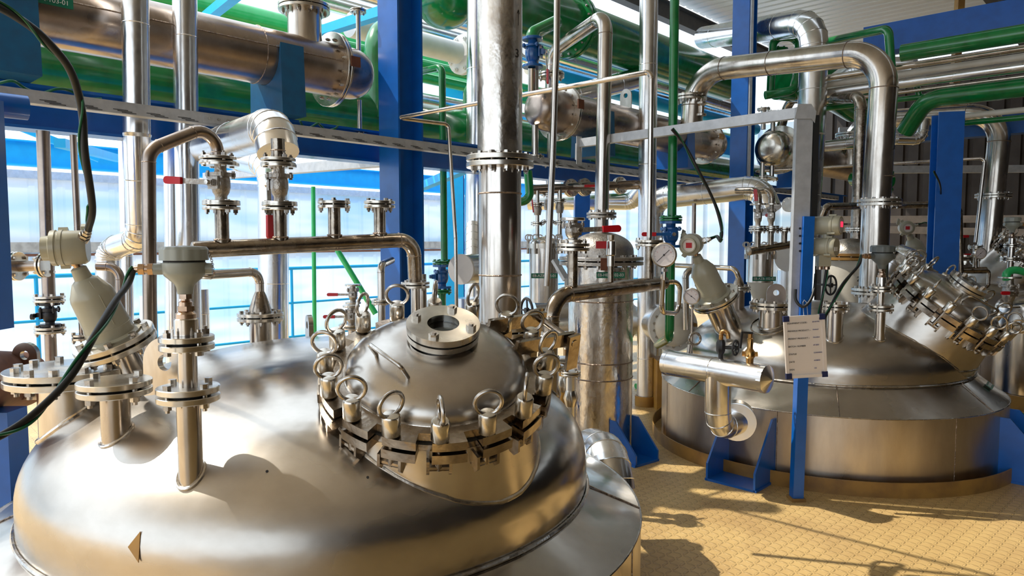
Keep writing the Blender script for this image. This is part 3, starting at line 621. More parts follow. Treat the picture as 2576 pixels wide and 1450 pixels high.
def notched(mb, ri, ro, rn, z0, z1, n, hw, sub=8):
    step = 2*PI/n; ang = []
    for k in range(n):
        c = k*step
        ang += [(c-hw, ro), (c-hw+1e-4, rn), (c+hw-1e-4, rn), (c+hw, ro)]
        ang += [(c+hw+(step-2*hw)*j/sub, ro) for j in range(1, sub)]
    vs_ = []; N = len(ang)
    for a, r in ang:
        ca, sa = math.cos(a), math.sin(a); vs_ += [(ri*ca, ri*sa, z0), (r*ca, r*sa, z0), (r*ca, r*sa, z1), (ri*ca, ri*sa, z1)]
    fs = []
    for i in range(N):
        j = (i+1) % N
        for k in range(4): fs.append((4*i+k, 4*j+k, 4*j+(k+1) % 4, 4*i+(k+1) % 4))
    return mb.add(vs_, fs)
def manhole(label, c, n, s=1.0, nb=16, hint=X, handle=None, hinge=0.7, off=0.0, seed=1, dark='tarn', neck=.35, hz=None):
    rnd = random.Random(seed); t = T('manhole', label, 'manhole', c); fr = frame(c, n, hint)
    def mb(): m = MB(); m.M = fr @ Matrix.Scale(s, 4); return m
    sl = .035/(neck-.05); o = mb().lathe([(.335, -.03), (.34, -.05), (.34+sl*(neck*1.6-.05), -neck*1.6)], 96, cap=False).build('neck', 'shell', t)
    if hz:
        pts = []
        for k in range(72):
            a = 2*PI*k/72; d = 0.05
            while d < neck*1.6:
                rr = .34+sl*(d-.05); w = fr @ V((rr*s*math.cos(a), rr*s*math.sin(a), -d*s))
                if w.z < hz(w.x, w.y): break
                d += .006
            pts.append(w)
        MB().sweep(pts, .008, 8, closed=True).build('weld_seam', 'scratch', o)
    o = notched(mb(), .29, .387, .335, -.036, -.004, nb, .062); o.build('lower_ring', dark, t)
    mb().lathe([(.34, -.004), (.34, .004)], 64).build('gasket', 'gasket', t)
    o = notched(mb(), .25, .380, .335, .004, .034, nb, .062); o.build('upper_ring', 'tarn', t)
    prof = [(.300, .030)]+[(.09+.21*math.cos(PI/2*i/14)**.95 if i < 14 else .09, .034+.105*math.sin(PI/2*i/14)) for i in range(0, 15)]+[(.09, .145)]
    mb().lathe(prof, 96, cap=False).build('dome_lid', 'lid', t)
    mb().at(fr @ V((0, 0, .033*s)), n, hint).torus(.301*s, .004*s, 96, 6).build('weld_seam', 'scratch', t)
    sg = V((.015, .05, 0)); m = mb(); m.M = m.M @ Matrix.Translation((.015, .03, .131)); k0 = m.M.copy()
    m.lathe([(.125, -.03), (.103, -.005), (.098, .02)], 48, cap=False).build('sight_neck', 'lid', t)
    m = MB(); m.M = k0; m.ring(.055, .118, .018, .036, 64); s1 = m.build('sight_flange', 'flange', t)
    m = MB(); m.M = k0; m.ring(.058, .110, .0365, .0435, 48); m.build('gasket', 'gasket', t)
    m = MB(); m.M = k0; m.ring(.052, .120, .044, .066, 64); s2 = m.build('sight_flange', 'flange', t)
    m = MB(); m.M = k0; m.lathe([(.056, .037), (.056, .043)], 32); m.build('sight_glass', 'glass', t)
    m = MB(); m.M = k0; m.lathe([(.070, -.04), (.070, -.03)], 32); m.build('dark_backing', 'gasket', t)  # black disc stands in for the shaded inside behind the sight glass
    for k in range(4):
        a = PI/4+k*PI/2+.55; p = k0 @ V((.094*math.cos(a), .094*math.sin(a), .066)); mm = frame(p, n, hint) @ Matrix.Scale(s, 4)
        m = MB(); m.M = mm; m.hexa(.0165, 0, .013); m.cyl((0, 0, .013), (0, 0, .018), .008, n=10); m.build('bolt', 'bolt', s2)
    # swing bolts with ring nuts
    for k in range(nb):
        a = 2*PI*k/nb+off; q = fr @ Matrix.Rotation(a, 4, 'Z') @ Matrix.Translation((.362*s, 0, 0)) @ Matrix.Scale(s*1.1, 4)
        if rnd.random() < .8: q = q @ Matrix.Rotation(rnd.uniform(-.05, .05), 4, 'Y')
        m = MB(); m.M = q; m.cyl((0, 0, -.068), (0, 0, .08), .0115, n=12); m.cyl((0, -.028, -.062), (0, .028, -.062), .011, n=10); sb = m.build('swing_bolt', 'tarn', t)
        m = MB(); m.M = q; m.lathe([(.024, .036), (.025, .038), (.025, .090), (.021, .096), (.012, .097)], 24, cap=True)
        q2 = q @ Matrix.Rotation(rnd.uniform(-1.3, 1.3), 4, 'Z') @ Matrix.Rotation(PI/2, 4, 'X'); m.build('nut', 'flange', sb)
        m = MB(); m.M = q2 @ Matrix.Translation((0, .127, 0)); m.torus(.036, .0058, 28, 10); m.M = q2; m.cyl((0, .086, 0), (0, .096, 0), .008, n=8); m.build('lifting_ring', 'bolt', sb)
        m = MB(); m.M = q
        for d in (-1, 1): m.M = q; m.M = q @ Matrix.Translation((0, d*.030, 0)) @ Matrix.Rotation(PI/2, 4, 'X'); m.prism([(-.045, -.03), (.016, -.03), (.018, -.07), (.004, -.086), (-.012, -.08), (-.03, -.06)], -.004, .004)
        m.build('hinge_lug', dark, t)
    if handle:
        h0, h1 = [V(h) for h in handle]
        def lidz(p):
            r = math.hypot(p.x, p.y); u = max(0, min(1, (r-.09)/.21))**(1/.95); return .034+.105*math.sqrt(max(0, 1-u*u))
        a = V((h0.x, h0.y, lidz(h0)-.004)); b = V((h1.x, h1.y, lidz(h1)-.004)); up = .055
        o_ = (a+b)/2; o_.z = 0; o_ = o_.normalized()*.03
        pts, _ = fillet([a, a+V((o_.x, o_.y, up)), b+V((o_.x, o_.y, up)), b], .015, 4); m = mb(); m.sweep(pts, .0068, 10).build('handle', 'bolt', t)
    # hinge arms
    for d in (-.085, .085):
        m = mb(); m.M = m.M @ Matrix.Rotation(hinge, 4, 'Z'); m.bar((.26, d, .085), (.52, d, .05), .016, .05, Z); m.build('hinge_arm', 'tarn', t)
    m = mb(); m.M = m.M @ Matrix.Rotation(hinge, 4, 'Z'); m.cyl((.50, -.12, .05), (.50, .12, .05), .014, n=14); m.build('hinge_pin', 'tarn', t)
    for d in (-.11, .11): m = mb(); m.M = m.M @ Matrix.Rotation(hinge, 4, 'Z'); m.bar((.50, d, -.06), (.50, d, .08), .014, .05, X); m.build('hinge_post', 'tarn', t)
    return t
manhole('bolted manhole with domed lid, ring nuts and sight glass on the nearest reactor', P(1098, 952, 2.27), V((.07, -.39, .92)), handle=((-.185, -.07), (-.07, -.185)), hinge=.62, off=.12, s=.97, hz=hz1)
manhole('dark tilted manhole with ring nuts and a wire handle on the second reactor', P(2386, 772, 5.12), V((.42, -.42, .80)), s=1.12, handle=((-.12, -.17), (.10, -.19)), hinge=1.9, off=.05, seed=4, dark='tarn', neck=.25, hz=hz2)

# ---------------------------------------------------------------- small gear
def valve(label, c, ax, h, rb, rf, side, hdir, hl, body='cast', grip='red', bar='cast', group=None, tf=.013, nb=4, gf=.45, near=True, bw=.022, cat='valve', name='ball_valve'):
    c = V(c); t = T(name, label, cat, c, group); ax = V(ax).normalized(); side = V(side).normalized(); hdir = V(hdir).normalized()
    MB().at(c, ax).lathe([(rb*.72, -h+tf), (rb*.72, -h*.62), (rb*.98, -h*.45), (rb*1.12, -h*.2), (rb*1.12, h*.15), (rb*.95, h*.4), (rb*.7, h*.6), (rb*.7, h-tf)], 28).build('body', body, t)
    for s_ in (-1, 1):
        m = MB().at(c+ax*s_*(h-tf/2), ax); e = .0015; m.lathe([(rf-e, -tf/2), (rf, -tf/2+e), (rf, tf/2-e), (rf-e, tf/2)], 36); m.build('flange', 'flange' if body == 'cast' else body, t)
    m = MB().at(c+ax*h*.42, ax, side); m.lathe([(rb*1.35, -.008), (rb*1.35, .008)], 24); 
    for k in range(4):
        a = PI/4+k*PI/2; m.M = frame(c+ax*h*.42, ax, side) @ Matrix.Translation((rb*1.45*math.cos(a), rb*1.45*math.sin(a), 0)); m.hexa(rb*.2, -.016, .016); m.lathe([(rb*.3, -.008), (rb*.3, .008)], 10)
    m.build('body_flange', body, t)
    s0 = c+side*rb*.9; s1 = c+side*(rb*2.0)
    m = MB().at(c+side*rb*1.25, side, ax); m.box((0, 0, 0), (rb*1.5, rb*1.5, .010)); m.box((0, 0, rb*.35), (rb*.8, rb*.8, rb*.6)); m.cyl((0, 0, 0), (0, 0, rb*.95), rb*.28, n=14); m.build('stem_housing', body, t)
    nx = side.cross(hdir).normalized(); p0 = s1-hdir*rb*.3; p1 = s1+hdir*hl*(1-gf); p2 = s1+hdir*hl
    hb = MB().bar(p0, p1+hdir*.01, .005, bw, nx).build('handle', bar, t)
    MB().at(s1+side*.004, side).hexa(rb*.3, -.003, .012).build('handle_nut', 'bolt', t)
    m = MB(); m.M = frame((p1+p2)/2, side, hdir); L = (p2-p1).length; w = bw*.72
    poly = [(-L/2, -w*.9), (L/2-w, -w)]+[(L/2-w+w*math.cos(a_), w*math.sin(a_)) for a_ in [-PI/3, -PI/6, 0, PI/6, PI/3]]+[(L/2-w, w), (-L/2, w*.9)]
    m.prism(poly, -.007, .007); m.build('grip', grip, hb)
    return t
def gaugem(label, c, face, r, cat='gauge', stem=None, needle=(0.7, .7)):
    c = V(c); face = V(face).normalized(); t = T('pressure_gauge', label, cat, c)
    MB().at(c, face).lathe([(r*.9, -.045), (r*.97, -.04), (r*.97, -.004), (r*1.05, 0), (r*1.05, .008), (r*.93, .012), (r*.93, .004), (1e-4, .004)], 40, cap=False).build('case', 'flange', t)
    d = MB().at(c+face*.005, face).lathe([(r*.92, 0), (r*.92, .0015)], 40).build('dial', 'dial', t)
    fr = frame(c+face*.0075, face, face.cross(Z)*-1); m = MB(); m.M = fr        # local x right seen from the front, y up
    for k in range(41):
        a = math.radians(225-270*k/40); ln = .16 if k % 5 == 0 else .08; q = V((math.cos(a), math.sin(a), 0)); m.bar(q*r*.86, q*r*(.86-ln), r*.02, .0006, Z)
    m.build('scale_marks', 'ink', d)
    m = MB(); m.M = fr; nn = V((needle[0], needle[1], 0)).normalized(); m.bar(-nn*r*.8, nn*r*.62, r*.045, .001, Z); m.lathe([(r*.08, 0), (r*.08, .003)], 14); m.build('needle', 'ink', d)
    text('bar', r*.16, facing(c+face*.0068+Z*-r*.45, face.cross(Z)*-1, Z), 'ink', d, 'lettering')
    for k, s_ in enumerate(('0', '2', '4', '6', '8')):
        a = math.radians(225-270*k/4); text(s_, r*.15, facing(c+face*.0068+(face.cross(Z)*-1)*math.cos(a)*r*.6+Z*math.sin(a)*r*.6, face.cross(Z)*-1, Z), 'red', d, 'lettering')
    m = MB(); sp = stem or (c-Z*r*1.7); m.cyl(c-face*.02-Z*r*.9, V((c.x, c.y, sp.z))-face*.02, r*.16, n=12); m.at(c-face*.02-Z*r*1.25, Z).hexa(r*.26, -r*.14, r*.14); m.build('stem', 'steel', t)
    return t
def transmitter(label, c, s=1.0, glanddir=(-1, -.3, 0), mat='grey', chain=True, group=None):
    """round head on a threaded stem; c is the top of the thermowell"""
    c = V(c); t = T('transmitter', label, 'transmitter', c, group); g = V(glanddir).normalized()
    def m(): q = MB(); q.M = frame(c, Z) @ Matrix.Scale(s, 4); return q
    m().lathe([(.020, 0), (.020, .03), (.013, .035), (.013, .05)], 20).build('stem', 'copper', t)
    for z in (.004, .040):
        q = m(); q.hexa(.026 if z < .02 else .019, z, z+.014); q.build('stem_nut', 'copper', t)
    m().lathe([(.022, .055), (.025, .075), (.030, .085), (.057, .110), (.061, .120), (.061, .148), (.056, .152)], 40).build('housing', mat, t)
    q = m(); n = 48; vs_ = []
    for r, z in ((.066, .156), (.066, .188), (.060, .196), (.001, .200)):
        for k in range(n): rr = r+(.0025 if (k % 4 < 2 and r > .05) else 0); a = 2*PI*k/n; vs_.append((rr*math.cos(a), rr*math.sin(a), z))
    fs = [tuple(reversed(range(n)))]+[(i*n+k, i*n+(k+1) % n, (i+1)*n+(k+1) % n, (i+1)*n+k) for i in range(3) for k in range(n)]; q.add(vs_, fs); q.build('lid', mat, t, ang=25)
    m().lathe([(.058, .150), (.058, .158)], 32).build('seal', 'gasket', t)
    gp_ = c+Z*.130*s
    for d, L in ((g, .085), (-g, .078)): MB().cyl(gp_, gp_+d*L*s, .017*s, n=16).build('port', mat, t)
    q = MB(); q.at(gp_+g*.085*s, g); q.M = q.M @ Matrix.Scale(s, 4); q.hexa(.019, 0, .014); q.cyl((0, 0, .014), (0, 0, .024), .014, n=12); q.hexa(.018, .024, .040); q.cyl((0, 0, .04), (0, 0, .055), .012, .009, n=12); q.build('cable_gland', 'copper', t)
    if chain:
        pts = [gp_-g*.06*s+Z*.06*s+V((0, 0, 0)), gp_-g*.075*s+Z*.03*s, gp_-g*.082*s-Z*.02*s]; pts = smoothpts(pts, 8); q = MB()
        for i, p in enumerate(pts): q.at(p, (pts[min(i+1, len(pts)-1)]-pts[i-1 if i else 0]) if i else -Z, X if i % 2 else Yv); q.M = q.M @ Matrix.Rotation(PI/2, 4, 'X'); q.torus(.004*s, .0009*s, 8, 5)
        q.build('lid_chain', 'bolt', t)
    return t, gp_+g*.14*s
def radar(label, c, ax, s=1.0, headdir=(-1, -.3, -.1), glanddir=None, group=None):
    """cone shaped level gauge; c is the face of its process flange, ax points up its body"""
    c = V(c); ax = V(ax).normalized(); t = T('level_gauge', label, 'level gauge', c, group); hd = V(headdir).normalized()
    fr = frame(c, ax, hd) @ Matrix.Scale(s, 4)
    def m(f=fr): q = MB(); q.M = f; return q
    m().lathe([(.10, .0), (.10, .008), (.082, .014), (.082, .05), (.079, .052)], 40).build('collar', 'beige', t)
    q = m(); q.lathe([(.081, .05), (.081, .058), (.078, .065), (.074, .175), (.070, .19), (.044, .235), (.030, .245), (.026, .285), (.018, .290)], 40); q.build('cone_body', 'beige', t)
    q = m()
    for a in (2.1, 3.7): q.sweep([(.0745*math.cos(a), .0745*math.sin(a), .175), (.045*math.cos(a), .045*math.sin(a), .235)], .0015, 6); q.sweep([(.079*math.cos(a), .079*math.sin(a), .065), (.0745*math.cos(a), .0745*math.sin(a), .175)], .0015, 6)
    q.build('casting_rib', 'beige', t)
    m().lathe([(.013, .286), (.013, .30), (.017, .30), (.017, .316)], 16).build('neck', 'copper', t)
    lb = m(); lb.M = fr @ Matrix.Rotation(-1.9, 4, 'Z'); lb.box((.0775, 0, .10), (.002, .05, .014)); lb.build('name_plate', 'white', t)
    hc = fr @ V((0, 0, .365)); h = frame(hc, hd, Z) @ Matrix.Scale(s, 4)
    m(h).lathe([(.052, -.062), (.060, -.05), (.061, .01), (.064, .012), (.064, .024), (.060, .026), (.060, .032), (.064, .034), (.062, .050), (.044, .056), (.043, .078), (.037, .078), (.037, .060)], 40).build('housing', 'beige', t)
    m(h).lathe([(.037, .060), (.037, .062)], 32).build('window', 'board', t)
    q = m(h); q.box((.0, .0, .0635), (.030, .034, .003)); q.build('display', 'red', t)
    q = m(); q.cyl((0, 0, .310), (0, 0, .345), .022, n=18)
    q.build('socket', 'beige', t)
    for a in (.6, 2.6): q = m(h); q.M = h @ Matrix.Rotation(a, 4, 'Z'); q.box((.070, 0, .018), (.022, .024, .03)); q.build('lid_clamp', 'beige', t)
    q = m(h); q.prism([(.02, .05), (.075, .045), (.085, .062), (.03, .075)], -.05, -.035); q.build('mounting_ear', 'beige', t)
    g = V(glanddir or (.3, -.5, .8)).normalized(); g0 = hc+g*.045*s-hd*.03*s
    q = MB(); q.at(g0, g); q.M = q.M @ Matrix.Scale(s, 4); q.cyl((0, 0, 0), (0, 0, .02), .020, n=16); q.hexa(.019, .02, .034); q.hexa(.016, .038, .050); q.cyl((0, 0, .05), (0, 0, .062), .0125, n=12); q.build('cable_gland', 'bolt', t)
    return t, g0+g*.06*s
def cable(label, pts, r, name='cable', wire=True, n=8, group=None):
    t = T(name, label, 'cable', pts[0], group); c = smoothpts(pts, n); MB().sweep(c, r, 12).build('sheath', 'rubber', t)
    if wire:
        w = []
        for i, p in enumerate(c):
            d = (c[min(i+1, len(c)-1)]-c[max(i-1, 0)]).normalized(); x, y, _z = basis(d, Z if abs(d.z) < .9 else X); a = i*.22; w.append(p+(x*math.cos(a)+y*math.sin(a))*(r+.0025))
        MB().sweep(w, .0035, 8).build('earth_wire', 'gwire', t)
    return t
def nozzlejoint(ves, c, r, n=8, near=True, parB=None, t=.018, bs=None, gap=.006, flip=False):
    return joint(ves, c, Z, r, t, gap, n, 'flange', bs, near, parB, flip)

# ---------------------------------------------------------------- on the nearest reactor
ves = ves1
# a) wide blind flange, b) small blind flange
q = P(178, 925, 2.5); nozzle(ves, hz1, q.x, q.y, q.z-.05, .105, 'steel')
joint(ves, q-Z*.024, Z, .205, .022, .008, 12, 'flange', .016)
q = P(288, 958, 2.15); nozzle(ves, hz1, q.x, q.y, q.z-.04, .042); joint(ves, q-Z*.02, Z, .105, .018, .007, 4, 'flange', .014, ph=.4)
# lifting lug behind
q = P(420, 912, 2.35); lug(frame(q, V((.25, 1, 0)), Z), .085, .22, .027, .024, 'lifting_lug', 'steel', ves)
# lugs at the far rim of the dome
for px, py, Y, mt in ((778, 830, 3.75, 'ochre'), (66, 905, 3.1, 'galv')):
    lug(frame(P(px, py-12, Y), V((1, .5, 0)) if mt == 'ochre' else Yv, Z), .055, .2, .02, .024, 'lifting_lug', 'steel', ves)
# c) thermowell nozzle with grey transmitter
q = P(474, 990, 1.95); x, y = q.x, q.y; zf = q.z; nozzle(ves, hz1, x, y, zf-.02, .0325)
tw = T('thermowell_pipe', 'short flanged steel spool standing on the front nozzle of the nearest reactor', 'pipe', (x, y, zf)); 
joint(ves, (x, y, zf), Z, .083, .017, .007, 4, 'flange', .0115, parB=tw, ph=.3)
zf2 = P(470, 862, 1.95).z; pipe('spool', [(x, y, zf+.018), (x, y, zf2-.018)], .0255, 'steel', tw); q1 = joint(tw, (x, y, zf2), Z, .072, .016, .007, 4, 'flange', .011, flip=True, ph=.2)
MB().at((x, y, zf2+.02)).lathe([(.033, 0), (.033, .045), (.030, .048)], 24).build('socket', 'steel', tw)
MB().at((x, y, zf2+.068)).lathe([(.028, 0), (.028, .012), (.02, .02)], 24).build('collar', 'copper', tw)
zt_ = zf2+.085; tr, g1_ = transmitter('grey-green round transmitter head on the front nozzle, black and green cable on its left', (x, y, zt_), .92, (-1, -.25, .0))
# cable from the transmitter down to the left
cable('thick black cable with green wire drooping from the grey transmitter to the left edge', [g1_, P(322, 715, 1.88), P(285, 765, 1.78), P(235, 850, 1.66), P(180, 945, 1.60), P(110, 1020, 1.55), P(40, 1075, 1.5), P(-40, 1115, 1.45), P(-160, 1150, 1.4)], .0085)
# e) radar gauge
ra = (P(216, 700, 2.44)-P(300, 868, 2.52)).normalized(); rc = P(290, 860, 2.5)
b = rc-ra*.02; pth = MB().cyl(b-ra*.30, b-ra*.02, .068, n=32).build('nozzle', 'steel', ves)
lgx, gl = radar('large beige cone level gauge with red display, tilted over the near dome', rc+ra*.016, ra, .95, headdir=(-.93, -.36, -.03), glanddir=(.62, -.45, .55))
joint(ves, rc-ra*.004, ra, .135, .019, .008, 8, 'flange', .013)
cable('black cable hanging from the top left down into the large cone level gauge', [gl, P(232, 520, 2.30), P(213, 380, 2.24), P(206, 280, 2.22), P(178, 180, 2.16), P(120, 105, 2.08), P(60, 55, 2.0), P(-20, 10, 1.9), P(-140, -30, 1.8)], .0115)
# f) cone reducer nozzle
q = P(655, 797, 3.35); nozzle(ves, hz1, q.x, q.y, q.z-.015, .05)
t = T('vent_pipe', 'thin bent pipe with a cone reducer bolted behind the grey transmitter', 'pipe', q)
joint(ves, q, Z, .105, .016, .006, 8, 'flange', .01, parB=t)
MB().at(q+Z*.02).lathe([(.052, 0), (.05, .02), (.03, .08), (.021, .10)], 28).build('reducer', 'tarn', t)
pipe('bent_pipe', [q+Z*.115, q+Z*.215, P(520, 692, 3.1), P(380, 670, 3.0)], .0205, 'steel', t, R=.055)
# g) manifold with four branches
t = T('manifold', 'tarnished horizontal manifold pipe with four flanged branches over the near reactor', 'manifold', P(1045, 715, 3.55))
mL, mR = P(487, 629, 2.92), P(1040, 603, 3.52); fl = P(1045, 717, 3.55)
pipe('header', [mL, mR, fl+Z*.015], .0355, 'tarn', t, R=.085)
MB().at(mL, (mL-mR)).lathe([(.036, -.01), (.033, .004), (.028, .007)], 24).build('end_cap', 'tarn', t)
joint(t, fl, Z, .072, .013, .005, 4, 'flange', .009, near=True)
nozzle(ves, hz1, fl.x, fl.y, fl.z-.018, .0235)
q = V((fl.x, fl.y, hz1(fl.x, fl.y)+.07)); joint(ves, q, Z, .105, .018, .006, 8, 'flange', .013)
br = []
for k, (px, pb) in enumerate(((560, 516), (706, 518), (842, 512), (956, 512))):
    u = along(mL, mR-mL, px); ztop = P(px, pb+3, u.y).z; u2 = V((u.x, u.y, ztop))
    MB().cyl(u, u2-Z*.01, .0285, n=24).build('branch', 'tarn', t); MB().at(u+Z*.038).torus(.031, .004, 24, 6).build('weld_seam', 'weld', t)
    if k > 1: joint(t, u2, Z, .074, .014, .006, 4 if k < 9 else 8, 'flange', .0105, ph=.5*k)
    br.append(u2)
# h) two ball valves on the manifold
for k in (0, 1):
    u = br[k]; top = P((548, 700)[k], (404, 408)[k], u.y); h = (top.z-u.z)/2; c = V((u.x, u.y, (u.z+top.z)/2))
    v = valve(('flanged ball valve with a red lever pointing left, leftmost on the manifold', 'flanged ball valve under the cut lagged elbow, red lever hanging down behind it')[k], c, Z, h-.010, .034, .075, ((-.35, -.94, 0), (-.85, .5, 0))[k], ((-1, .1, .06), (-.0, 0, -1))[k], (.20, .24)[k], near=True)
    joint(t, V((u.x, u.y, u.z)), Z, .0755, .012, .006, 4, 'flange', .0105)
    if k == 0:
        t2 = T('steel_pipe', 'steel pipe bending from the left ball valve over and down to the dome', 'pipe', top)
        joint(t2, top, Z, .074, .013, .006, 4, 'flange', .0105, flip=True)
        pipe('tube', [top+Z*.015, top+Z*.155, P(374, 378, 2.75), P(378, 900, 2.75)], .0255, 'brown', t2, R=.075)
    else:
        t2 = T('pipe_stub', 'steel pipe stub between the right ball valve and the cut lagged elbow', 'pipe', top); joint(t2, top, Z, .074, .013, .006, 4, 'flange', .0105, flip=True); MB().cyl(top+Z*.012, top+Z*.10, .029).build('tube', 'tarn', t2); MB().at(top+Z*.05).torus(.03, .003).build('weld_seam', 'weld', t2)
# i) tall vapour pipe
def vapour(label, pts, r, joints, mat='steel', welds=()):
    t = T('vapour_pipe', label, 'pipe', V(pts[-1])); pipe('tube', pts, r, mat, t, R=r*3.0, seg=14, n=48)
    for c, ax, rf, nb in joints: joint(t, c, ax, rf, .024, .008, nb, 'flange', .013)
    for p in welds: MB().at(p).torus(r, .0045, 48, 6).build('weld_seam', 'weld', t)
    return t
q = P(1258, 822, 3.42); u = V((q.x, q.y, 0))
def atz(u, py): return V((u.x, u.y, P(1288, py, u.y).z))
vp = vapour('tallest and nearest vapour pipe, wide scratched steel, rising out of the picture', [atz(u, -260), atz(u, 815)], .102, [(atz(u, 408), Z, .162, 12)], 'steel', (atz(u, 488), atz(u, 692)))
MB().cyl(atz(u, -260), atz(u, 386), .107, n=48).build('upper_tube', 'scratch', vp)
joint(ves, atz(u, 830), Z, .165, .022, .008, 12, 'flange', .015, parB=vp); nozzle(ves, hz1, u.x, u.y, atz(u, 840).z, .10)
fr_ = V((-u.x, -u.y, 0)).normalized(); 
def onp(px, py, r):  # point on the front of the vertical pipe u
    p = P(px, py, u.y); dx = p.x-u.x; return V((u.x+dx, u.y-math.sqrt(max(1e-6, r*r-dx*dx))-.0015, p.z))
p = onp(1301, 145, .107); nrm = (V((p.x, p.y, 0))-u).normalized(); text('3', .055, facing(p, nrm.cross(Z)*-1, Z), 'ink', vp, 'lettering')
p = onp(1304, 55, .107); m = MB(); m.M = facing(p, nrm.cross(Z)*-1, Z); m.bar((0, -.035, 0), (0, .035, 0), .002, .001, Z); m.bar((0, .036, 0), (-.008, .018, 0), .002, .001, Z); m.bar((0, .036, 0), (.008, .018, 0), .002, .001, Z); m.build('arrow_mark', 'ink', vp)
# j) second manifold
e0 = P(1386, 852, 3.08); e1 = P(1388, 742, 3.08); e2 = P(1668, 712, 3.75); e1.z = P(1388, 745, 3.08).z
t = T('manifold', 'steel manifold pipe right of the tall vapour pipe, one red levered valve on it', 'manifold', e0)
pipe('header', [e0+Z*.02, e1, e2], .036, 'tarn', t, R=.115, n=32); MB().at(e2, e2-e1).lathe([(.037, -.008), (.037, .003), (.03, .007)], 24).build('end_cap', 'tarn', t)
MB().at(V((e0.x, e0.y, e0.z+.10))).torus(.037, .003).build('weld_seam', 'weld', t)
joint(ves, e0, Z, .084, .018, .007, 4, 'flange', .012, parB=t, ph=.4); nozzle(ves, hz1, e0.x-.0, e0.y, e0.z-.015, .03)
hd_ = (e2-e1)
def onh(px): return along(e1, hd_, px)
b1 = onh(1440); z1 = P(1440, 622, b1.y).z; MB().cyl(b1, V((b1.x, b1.y, z1-.01)), .0235).build('branch', 'tarn', t); joint(t, V((b1.x, b1.y, z1)), Z, .076, .014, .006, 4, 'flange', .0105, flip=True, ph=.2)
top = P(1440, 548, b1.y); c = V((b1.x, b1.y, (z1+.02+top.z)/2)); valve('open topped ball valve with a red lever pointing right, on the right hand manifold', c, Z, (top.z-z1)/2-.01, .031, .055, (.35, -.94, 0), (1, .25, .04), .20)
b2 = onh(1536); z2 = P(1536, 590, b2.y).z; MB().cyl(b2, V((b2.x, b2.y, b2.z+.11)), .014, n=16).build('branch', 'tarn', t)
t3 = T('needle_valve', 'small glass bodied needle valve with a red tab between the manifold branches', 'valve', b2+Z*.1); MB().at((b2.x, b2.y, b2.z+.11)).lathe([(.018, 0), (.018, .05), (.024, .055), (.022, .12), (.016, .125), (.018, .15)], 16).build('body', 'flange', t3); MB().at((b2.x-.03, b2.y-.02, z2-.05)).box((-.02, 0, 0), (.05, .012, .035)).build('tab', 'red', t3)
b3 = onh(1632); z3 = P(1632, 612, b3.y).z; MB().cyl(b3, V((b3.x, b3.y, z3-.01)), .022).build('branch', 'tarn', t); joint(t, V((b3.x, b3.y, z3)), Z, .072, .013, .006, 4, 'flange', .0105, ph=.6)
# thin steel lines
t = T('thin_pipe', 'thin steel pipe rising from the right manifold and crossing left to the first blue column', 'pipe', V((b3.x, b3.y, z3)))
zt3 = P(1645, 180, b3.y).z; cl = P(1000, 297, 4.9); q2 = P(1128, 313, 5.1)
pipe('tube', [(b3.x, b3.y, z3+.01), (b3.x, b3.y, zt3), cl, q2, P(1146, 600, 5.0), P(1150, 900, 5.0)], .0135, 'steel', t, R=.035, n=14)
t = T('thin_pipe', 'thin steel riser between the tall vapour pipe and the standing exchanger', 'pipe', P(1375, 700, 3.9)); pipe('tube', [P(1404, -220, 3.9), P(1400, 120, 3.9), P(1390, 400, 3.9), P(1376, 720, 3.9)], .0175, 'steel', t, R=0, n=16)
# siphon loop and gauge
s0 = e2+V((.012, 0, 0)); a = P(1672, 700, 3.72)
t = T('siphon_tube', 'looped steel siphon tube hanging from the end of the right manifold', 'tube', e2); lp = [e2, P(1712, 708, 3.78), P(1706, 790, 3.80), P(1664, 786, 3.62), P(1668, 690, 3.6)]
pipe('tube', lp, .0125, 'steel', t, R=.045, n=14)
gaugem('large round pressure gauge right of the right hand manifold', P(1671, 642, 3.55), (-.35, -1, .05), .060, stem=P(1671, 705, 3.55))
# n) small left pipes
def railpipe(label, pts, r, mat='brown', joints=(), R=.06): 
    t = T('steel_pipe', label, 'pipe', V(pts[0])); pipe('tube', pts, r, mat, t, R=R)
    for c, ax, rf in joints: joint(t, c, ax, rf, .013, .006, 4, 'galv' if mat == 'x' else 'flange', .010)
    return t
t = railpipe('brown tinted riser at the far left with a side branch, above the black valve', [P(108, 330, 3.7), P(123, 745, 3.7)], .031, 'brown', [(P(124, 752, 3.7), Z, .074), (P(42, 670, 3.7), X, .076), (P(112, 668, 3.66), X, .062)])
MB().cyl(P(5, 672, 3.7), P(118, 668, 3.7), .028).build('side_branch', 'brown', t)
tc = P(125, 792, 3.7); v = valve('small black valve body between two flanges at the far left', tc, Z, .062, .03, .05, (-1, -.2, 0), (0, -1, -.2), .05, body='iron', grip='iron', bar='iron')
railpipe('steel pipe below the black valve at the far left', [P(126, 828, 3.7), P(130, 930, 3.7)], .028, 'brown', [(P(126, 830, 3.7), Z, .074)])
railpipe('thin steel riser left of the large cone gauge', [P(184, 340, 3.75), P(208, 850, 3.75)], .0165, 'brown', [(P(209, 848, 3.75), Z, .055)])
railpipe('dark bent steel pipe right behind the large cone gauge', [P(245, 670, 3.3), P(302, 672, 3.3), P(306, 860, 3.3)], .02, 'brown')
t = T('blue_pillar', 'blue steel pillar end at the far left edge', 'column', P(0, 832, 2.75)); c = P(-68, 832, 2.75); MB().box((c.x, c.y, (c.z+2.2)/2), (.19, .19, 2.2-c.z)).build('profile', 'blue', t); c2 = P(-20, 262, 2.9); MB().at(c2, A).cyl((0, 0, 0), (0, 0, .12), .05).build('pipe_end', 'blue', t)
